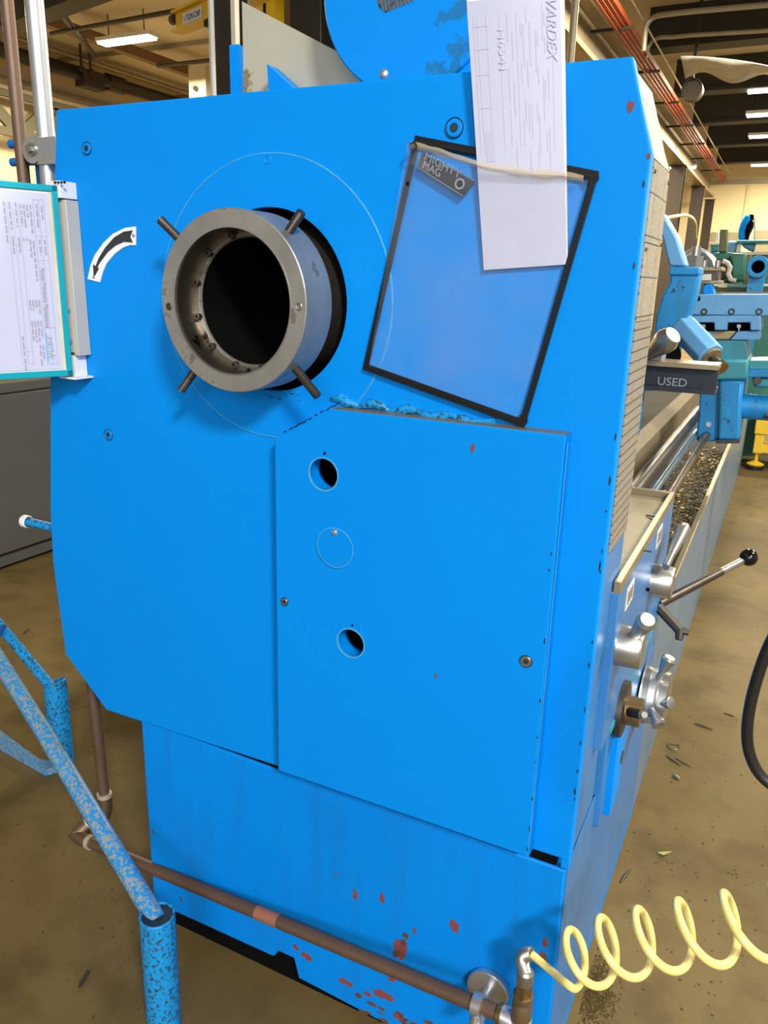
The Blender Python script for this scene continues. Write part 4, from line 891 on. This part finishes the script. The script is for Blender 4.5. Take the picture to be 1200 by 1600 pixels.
# ------------------------------------------------------------------ right background: steady rest, beam, carriage
YS = 2.55
SR = thing('steady_rest', at(1060, 570, y=YS), 'blue steady rest with angled adjusting boss straddling the bed', 'steady rest')
mk('arch', B().prism([at(px, py, y=YS) for px, py in ((1034, 330), (1043, 345), (1057, 369), (1066, 398), (1071, 416), (1046, 416), (1040, 395), (1036, 375), (1030, 360))], (0, .10, 0)), 'bluepale', SR, bev=.006)
bodyp = [(1046, 418), (1092, 418), (1092, 432), (1088, 455), (1080, 485), (1070, 507), (1062, 540), (1052, 568), (1030, 610), (1000, 612), (990, 690), (950, 690), (960, 640), (1012, 560), (1022, 520), (1024, 495), (1034, 462), (1046, 440)]
mk('frame', B().prism([at(px, py, y=YS) for px, py in bodyp], (0, .11, 0)), 'blueold', SR, bev=.008)
mk('frame_cap', B().prism([at(px, py, y=YS-.01) for px, py in ((1046, 417), (1093, 417), (1092, 430), (1045, 430))], (0, .13, 0)), 'blueold', SR, bev=.004)
a_ = at(1066, 510, y=YS+.03); e_ = at(1110, 557, y=YS-.05)
mk('boss', B().lathe([(0, 0), (.042, 0), (.042, (e_-a_).length), (0, (e_-a_).length)], a_, e_-a_, 8), 'bluepale', SR, bev=.004)
e2_ = a_+(e_-a_)*1.06; mk('boss_collar', B().cyl(e_, e2_, .030, n=20), 'tansteel', SR); e3 = a_+(e_-a_)*1.28; mk('adjusting_screw', B().cyl(e2_, e3, .014, n=14), 'steeldk', SR); mk('screw_head', B().hexa(e3, a_+(e_-a_)*1.4, .022), 'brass', SR)
mk('dark_roller', B().cyl(at(1041, 556, y=YS-.06), at(1041, 556, y=YS+.02), .042, n=24), 'dark', SR)
# I-beam lying across the bed
YI = 2.15
a_, e_ = at(1000, 571, y=YI), at(1123, 570, y=YI); zt_ = at(1120, 571, y=YI).z; zb_ = at(1120, 618, y=YI).z
xr = e_.x; xl = xr-.62
IB = thing('steel_i_beam', (xr-.3, YI, zb_), 'short black steel I-beam with chalk lettering lying across the bed', 'beam')
mk('flange', B().box((xl, YI, zt_-.012), (xr, YI+.10, zt_)), 'tansteel', IB); mk('flange', B().box((xl, YI, zb_), (xr, YI+.10, zb_+.012)), 'ibeam', IB); mk('web', B().box((xl, YI+.025, zb_+.011), (xr, YI+.05, zt_-.011)), 'ibeam', IB)
p = at(1026, 601, y=YI+.024); text('chalk_marking', 'USED', .03, V((p.x, YI+.0245, p.z)), (1, 0, 0), (0, 0, 1), 'greydk', IB, width=(at(1070, 601, y=YI).x-p.x))
tag(mk('support_block', B().box((xl+.02, YI-.02, .741), (xl+.22, YI+.12, zb_)), 'greydk', bev=.004), 'grey support block under the black I-beam on the bed', 'block')
p = at(1015, 573, y=YI+.05)
tag(mk('machined_block', B().box((p.x-.09, YI+.01, zt_), (at(1033, 560, y=YI).x, YI+.09, at(1033, 549, y=YI).z)), 'greydk', bev=.002), 'grey square block sitting on the I-beam left end', 'block')
a_ = at(1012, 556, y=YI-.02); e_ = at(1052, 523, y=YI-.06); zl_ = (e_-a_).length
tag(mk('taper_handle', B().lathe([(0, 0), (.012, 0), (.03, zl_*.62), (.031, zl_*.78), (.022, zl_), (0, zl_)], a_, e_-a_, 24), 'steelclean'), 'shiny tapered steel handle beside the chart plates above the I-beam', 'handle')
# carriage
YC = 3.2
CA = thing('lathe_carriage', at(1130, 690, y=YC), 'worn blue and teal lathe carriage with cross slide on the bed', 'carriage')
def cp(name, pts, y, dep, m, bev=.004, par=None): return mk(name, B().prism([at(px, py, y=y) for px, py in pts], (0, dep, 0)), m, par or CA, bev=bev)
cp('cross_slide', [(1088, 460), (1260, 459), (1260, 494), (1078, 492)], YC, .30, 'bluepale')
cp('slide_notch', [(1085, 463), (1094, 463), (1094, 470), (1085, 470)], YC-.003, .01, 'dark', 0)
cp('saddle', [(1078, 493), (1189, 493), (1189, 516), (1172, 516), (1172, 504), (1137, 504), (1136, 516), (1116, 516), (1116, 504), (1082, 504), (1076, 510)], YC, .28, 'bluepale')
for l, r in ((1082, 1116), (1137, 1172)):
    cp('slot_back', [(l, 503), (r, 503), (r, 517), (l, 517)], YC+.05, .1, 'dark', 0)
    m_ = (l+r)/2; cp('slot_bolt', [(m_-3, 507), (m_+3, 507), (m_+3, 512), (m_+1, 512), (m_+1, 517), (m_-1, 517), (m_-1, 512), (m_-3, 512)], YC+.02, .03, 'steelclean', 0)
for px in (1100, 1143, 1186): p = at(px, 487, y=YC); mk('cap_screw', B().lathe([(0, .001), (.006, .001), (.006, -.002), (.012, -.002), (.012, .001)], (p.x, YC, p.z), (0, 1, 0), 16), 'grime', CA)
cp('dovetail', [(1108, 517), (1152, 517), (1140, 531), (1118, 531)], YC+.04, .2, 'tansteel'); cp('dovetail_cheek', [(1086, 518), (1110, 518), (1119, 531), (1092, 531)], YC+.02, .2, 'bluepale', .002); cp('dovetail_cheek', [(1152, 518), (1188, 516), (1187, 531), (1141, 531)], YC+.02, .2, 'bluepale', .002)
cp('apron_top', [(1090, 532), (1166, 532), (1168, 562), (1090, 562)], YC+.01, .3, 'teal')
cp('apron_block', [(1100, 562), (1170, 562), (1168, 594), (1100, 594)], YC-.04, .34, 'teal', .01)
cp('apron', [(1095, 592), (1163, 592), (1155, 690), (1088, 690)], YC, .28, 'blueold', .008)
cp('apron_rib', [(1124, 594), (1161, 594), (1154, 688), (1121, 688)], YC-.03, .05, 'blueold', .01)
p = at(1107, 683-20, y=YC); mk('oil_plug', B().cyl((p.x, YC-.004, p.z), (p.x, YC+.01, p.z), .01, n=12), 'zinc', CA)
cp('drip_plate', [(1118, 688), (1156, 688), (1155, 693), (1118, 693)], YC-.04, .1, 'steeldk', 0)
cp('motor_bracket', [(1170, 564), (1260, 562), (1260, 578), (1170, 578)], YC+.02, .2, 'teal'); cp('motor_plate', [(1170, 578), (1260, 578), (1260, 590), (1168, 590)], YC+.01, .2, 'blueold')
cp('motor_foot', [(1174, 590), (1230, 590), (1225, 600), (1205, 607), (1178, 606)], YC+.03, .15, 'teal', .01)
p = at(1184, 594, y=YC+.03); mk('pivot_pin', B().cyl((p.x, YC+.03, p.z), (p.x, YC+.0, p.z), .014, n=16), 'steeldk', CA)
a_ = at(1157, 634, y=YC+.06); mk('drive_tube', B().cyl(a_, V((a_.x+.5, a_.y, a_.z)), .047, n=28), 'blueold', CA)
mk('tube_clip', B().cyl(at(1196, 648, y=YC+.02), at(1203, 650, y=YC+.02), .012, n=10), 'steeldk', CA)
# tool post on the carriage
YT = YC+.12
TP = thing('tool_post', at(1110, 458, y=YT), 'brown square tool post with chrome nut on the carriage', 'tool post')
cpt = lambda name, pts, m, dep=.14, bev=.002, y=YT: cp(name, pts, y, dep, m, bev, TP)
cpt('top_plate', [(1090, 417), (1129, 417), (1129, 423), (1090, 423)], 'tansteel'); cpt('body', [(1092, 423), (1123, 423), (1122, 439), (1092, 439)], 'steeldk', .12); cpt('lower_plate', [(1088, 438), (1127, 438), (1126, 443), (1088, 443)], 'tansteel'); cpt('tool_tag', [(1090, 429), (1111, 428), (1111, 438), (1090, 438)], 'whiteold', .01, 0, YT-.02)
cpt('base_pin', [(1092, 443), (1100, 443), (1098, 461), (1091, 461)], 'steeldk', .08); cpt('blue_wedge', [(1100, 446), (1112, 444), (1116, 459), (1098, 459)], 'blue', .08)
p = at(1085, 412, y=YT); mk('lock_nut', B().hexa(p+V((0, 0, -.02)), p+V((0, 0, .028)), .032).cyl(p+V((0, 0, .026)), p+V((0, 0, .062)), .018, n=14), 'steelclean', TP)
for px in (1100, 1121): p = at(px, 413, y=YT); mk('clamp_bolt', B().cyl(p+V((0, 0, -.012)), p+V((0, 0, .014)), .010, n=12), 'steelclean', TP)
# steel coolant hose arc behind
a0 = [at(px, py, y=YC+.4) for px, py in ((1070, 402), (1078, 395), (1090, 392), (1103, 396), (1113, 406), (1117, 418))]
path_obj('coolant_hose', a0, .014, 'zinc', 'bent silver coolant hose behind the tool post', 'hose')
# green machine beyond
YG = 7.0
GM = thing('green_machine', (at(1140, 440, y=YG).x, YG, 0), 'dark green machine tool beyond the carriage', 'machine')
cp('housing', [(1116, 394), (1148, 394), (1148, 442), (1118, 442)], YG, .5, 'green', .02, GM); cp('gear_cover', [(1142, 395), (1167, 396), (1163, 440), (1142, 440)], YG-.1, .3, 'green', .02, GM)
cp('upright', [(1125, 358), (1137, 358), (1135, 394), (1123, 394)], YG, .12, 'olive', .01, GM); cp('side_post', [(1163, 397), (1174, 397), (1170, 444), (1160, 444)], YG-.05, .1, 'olive', .006, GM)
p = at(1126, 420, y=YG-.1); mk('pulley', B().cyl((p.x, YG-.14, p.z), (p.x, YG, p.z), .075, n=28), 'column', GM); mk('belt_guard', B().tube([at(px, py, y=YG-.2) for px, py in ((1129, 408), (1137, 411), (1141, 418), (1138, 428), (1142, 437), (1150, 439))], .018, 8), 'beige', GM)
cp('bed_casting', [(1110, 449), (1300, 449), (1300, 458), (1110, 458)], YG-.3, .5, 'olive', 0, GM)
cp('bright_rail', [(1110, 444), (1300, 443), (1300, 447), (1110, 447)], YG-.35, .1, 'whiteold', 0, GM); cp('bright_rail', [(1098, 456.5), (1300, 456), (1300, 460), (1098, 460)], YC+.3, .1, 'way', 0, CA)
p = at(1150, 500, y=YG); mk('pedestal', B().box((p.x-.15, YG-.3, 0), (p.x+.3, YG+.4, at(1150, 455, y=YG).z)), 'green', GM)
YN = 6.3
p = at(1184, 417, y=YN); NM = thing('blue_ring_head', (p.x, YN, 0), 'round blue machine head with dark opening right of the green machine', 'machine')
mk('ring', B().pipe((p.x, YN, p.z), (p.x, YN+.25, p.z), .075, .042, 40), 'blueold', NM, bev=.006); mk('dark_bore', B().cyl((p.x, YN+.2, p.z), (p.x, YN+.22, p.z), .045), 'dark', NM); mk('head_column', B().box((p.x-.05, YN+.04, 0), (p.x+.05, YN+.22, p.z-.06)), 'blueold', NM)
YL = 8.5
FM = thing('far_blue_lathe', (at(1165, 380, y=YL).x, YL, 0), 'distant blue machine with curved arm in front of the cream wall', 'machine')
cp('curved_arm', [(1164, 335), (1172, 335), (1172, 343), (1166, 352), (1163, 362), (1164, 375), (1153, 375), (1154, 358), (1157, 348)], YL, .3, 'blue', .02, FM)
cp('arm_gap', [(1172, 343), (1177, 345), (1176, 354), (1170, 366), (1168, 375), (1164, 375), (1164, 362), (1167, 352)], YL+.05, .2, 'dark', .01, FM); cp('arm_head', [(1171, 335), (1177, 335), (1176, 342), (1171, 342)], YL+.02, .2, 'dark', 0, FM); cp('arm_rod', [(1178, 341), (1180, 341), (1180, 375), (1178, 375)], YL, .05, 'beige', 0, FM)
cp('cross_rail', [(1152, 375), (1300, 374), (1300, 380), (1152, 380)], YL-.1, .4, 'teal', .01, FM); cp('left_body', [(1137, 376), (1153, 376), (1149, 395), (1135, 395)], YL, .4, 'bluepale', .02, FM); cp('belly', [(1157, 380), (1180, 380), (1178, 392), (1170, 391), (1161, 386)], YL, .3, 'bluepale', .02, FM); cp('tan_block', [(1152, 382), (1157, 382), (1156, 394), (1150, 394)], YL-.05, .1, 'whiteold', 0, FM)
cp('lower_bed', [(1135, 394), (1300, 392), (1300, 398), (1135, 398)], YL, .5, 'whiteold', 0, FM)
p = at(1160, 398, y=YL); mk('pedestal', B().box((p.x-.1, YL+.05, 0), (p.x+1.2, YL+.5, p.z)), 'teal', FM)
YV = 8.0
VI = thing('blue_vise', (at(1117, 395, y=YV).x, YV, 0), 'small blue and teal vise left of the olive upright', 'vise')
cp('body', [(1110, 382), (1124, 382), (1122, 393), (1111, 393)], YV, .2, 'teal', .01, VI); cp('jaw', [(1108, 379), (1125, 379), (1125, 383), (1108, 383)], YV-.02, .2, 'whiteold', .004, VI); cp('lamp_arm', [(1119, 363), (1123, 362), (1123, 378), (1118, 378)], YV, .05, 'white', .004, VI)
p = at(1117, 393, y=YV); mk('pedestal', B().box((p.x-.06, YV+.02, 0), (p.x+.06, YV+.18, p.z)), 'teal', VI)
p0, p1 = at(1182, 352, y=14), at(1260, 378, y=14)
t = thing('wrapped_crates', (p0.x, 14, 0), 'grey wrapped crates stacked at the back right', 'crates')
for i in range(2): mk('crate', B().box((p0.x, 14, i*.85), (p0.x+1.4, 15, i*.85+.82)), 'greywhite', t, bev=.02)
# conduits by the columns
path_obj('wall_conduit', [at(1040, 341, x=-2.3), at(1055, 338, x=-2.3)]+arc_pts(at(1068, 336, x=-2.3), at(1084, 336, x=-2.3), at(1087, 352, x=-2.3))+[at(1087, 372, x=-2.3)], .035, 'conduit', 'tan conduit arching between the brown columns', 'conduit')
# ------------------------------------------------------------------ yellow stand
YY = 5.9
YS_ = thing('yellow_stand', (at(1182, 735, z=0).x, at(1182, 735, z=0).y, 0), 'yellow steel stand with braced leg at the right edge', 'stand')
fp = at(1181, 733, z=0); yy = fp.y
lx0 = at(1184, 700, y=yy).x; zt3 = at(1190, 655, y=yy).z; zm = at(1190, 678, y=yy).z
mk('leg', B().box((lx0-.03, yy-.03, .12), (lx0+.03, yy+.03, zm)), 'yellowdk', YS_, bev=.005)
mk('leg', B().box((lx0+.74, yy-.03, .12), (lx0+.80, yy+.03, zm)), 'yellowdk', YS_, bev=.005)
mk('top_frame', B().box((lx0-.04, yy-.04, zm), (lx0+.82, yy+.5, zt3)), 'yellowdk', YS_, bev=.008)
mk('brace', B().prism([V((lx0+.02, yy-.02, .30)), V((lx0+.02, yy-.02, .37)), V((lx0+.36, yy-.02, zm)), V((lx0+.36, yy-.02, zm-.08))], (0, .04, 0)), 'yellowdk', YS_)
mk('cross_brace', B().box((lx0+.02, yy-.02, zm-.13), (lx0+.78, yy+.02, zm-.07)), 'yellowdk', YS_)
for x in (lx0, lx0+.77):
    mk('foot', B().cyl((x, yy, 0), (x, yy, .03), .06, n=20), 'rubber', YS_); mk('foot_cap', B().lathe([(.055, .03), (.06, .04), (.02, .06), (.012, .06), (.012, .13), (0, .13)], (x, yy, 0), (0, 0, 1), 20), 'yellowdk', YS_)
# black hanging cable
ycb = .72
cp_ = [(1330, 880), (1245, 940), (1206, 1000), (1183, 1060), (1170, 1115), (1168, 1160), (1178, 1195), (1198, 1221), (1240, 1245), (1330, 1260)]
raw = [at(px, py, y=ycb) for px, py in cp_]; sm2 = []
for i in range(len(raw)-1):
    p0_, p1_, p2_, p3_ = raw[max(i-1, 0)], raw[i], raw[i+1], raw[min(i+2, len(raw)-1)]
    for u in [k_/8 for k_ in range(8)]: sm2.append(.5*((2*p1_)+(p2_-p0_)*u+(2*p0_-5*p1_+4*p2_-p3_)*u*u+(3*p1_-p0_-3*p2_+p3_)*u**3))
tag(mk('hanging_cable', B().tube(sm2, .0052, 12), 'rubber'), 'thick black cable hanging in a loop at the right edge', 'cable')

# ------------------------------------------------------------------ bits on the floor
def sliver(px0, py0, px1, py1, r, lab, m='chip', cat='chip', name='metal_sliver'):
    a, b_ = at(px0, py0, z=r), at(px1, py1, z=r); mid = a.lerp(b_, .5)+V((0, 0, r*.4))
    tag(mk(name, B().tube([a, mid, b_], [r*.6, r, r*.5], 6), m), lab, cat)
sliver(1086, 1130, 1114, 1140, .0035, 'thin metal sliver on the floor right of the tapered knobs')
sliver(1041, 1180, 1064, 1196, .003, 'dark metal sliver on the floor below the curled shaving')
sliver(1055, 1184, 1080, 1198, .0025, 'pale metal sliver lying beside the dark sliver on the floor', 'brassdull')
sliver(970, 1378, 986, 1358, .003, 'short dark twig-like shaving near the base side on the floor', 'steeldk')
sliver(38, 990, 46, 983, .004, 'dark metal scrap on the floor left behind the tube stand', 'steeldk')
sliver(1052, 1210, 1062, 1218, .005, 'shiny crumpled scrap on the floor below both slivers', 'steelclean')
sliver(1131, 1114, 1148, 1120, .002, 'fine bent wire scrap on the floor left of the black cable', 'steeldk')
c = at(1054, 1167, z=.004); tag(mk('curled_shaving', B().tube([c+V((.017*math.cos(a*.35), .017*math.sin(a*.35), .003*math.sin(a))) for a in range(16)], .0014, 6), 'chip'), 'round curled metal shaving on the floor below the knobs', 'shaving')
c = at(132, 1528, z=.004); tag(mk('threaded_scrap', B().tube([c+V((-.004+.002*i, .012-.006*i, 0)) for i in range(6)], [.004, .0025, .004, .0025, .004, .002], 8), 'steeldk'), 'small black threaded scrap on the floor left of the near socket', 'scrap')
c = at(1037, 1334, z=.004); tag(mk('leaf_scrap', B().prism([c+V((-.014, -.003, 0)), c+V((0, -.008, .002)), c+V((.016, .008, .006)), c+V((.004, .006, .002))], (0, 0, .0015)), 'leaf'), 'small yellow-green leaf scrap lying on the floor at right', 'leaf')
b = B()
for i in range(1500):
    u = random.gauss(0, 1); v = random.gauss(0, 1); c = at(928+u*16, 1545+v*30, z=.001)
    if c.x < -.15: continue
    s_ = random.uniform(.0005, .0014); b.box(c+V((-s_, -s_*.5, 0)), c+V((s_, s_*.5, s_)))
tag(mk('chip_pile', b, 'swarf', stuff=True), 'scatter of tiny brassy chips on the floor beside the base', 'chips')
b = B()
for i in range(260):
    px, py = random.uniform(980, 1200), random.uniform(700, 1590)
    if random.random() < .3: px, py = random.uniform(0, 230), random.uniform(950, 1590)
    c = at(px, py, z=.001)
    if c.y > 5 or (-1.0 < c.x < -.16 and c.y > .93): continue
    s_ = random.uniform(.0008, .0022); b.box(c+V((-s_, -s_*.6, -.0005)), c+V((s_, s_*.6, s_*.6)))
tag(mk('floor_specks', b, 'chip', stuff=True), 'tiny metal specks strewn over the whole concrete floor', 'chips')
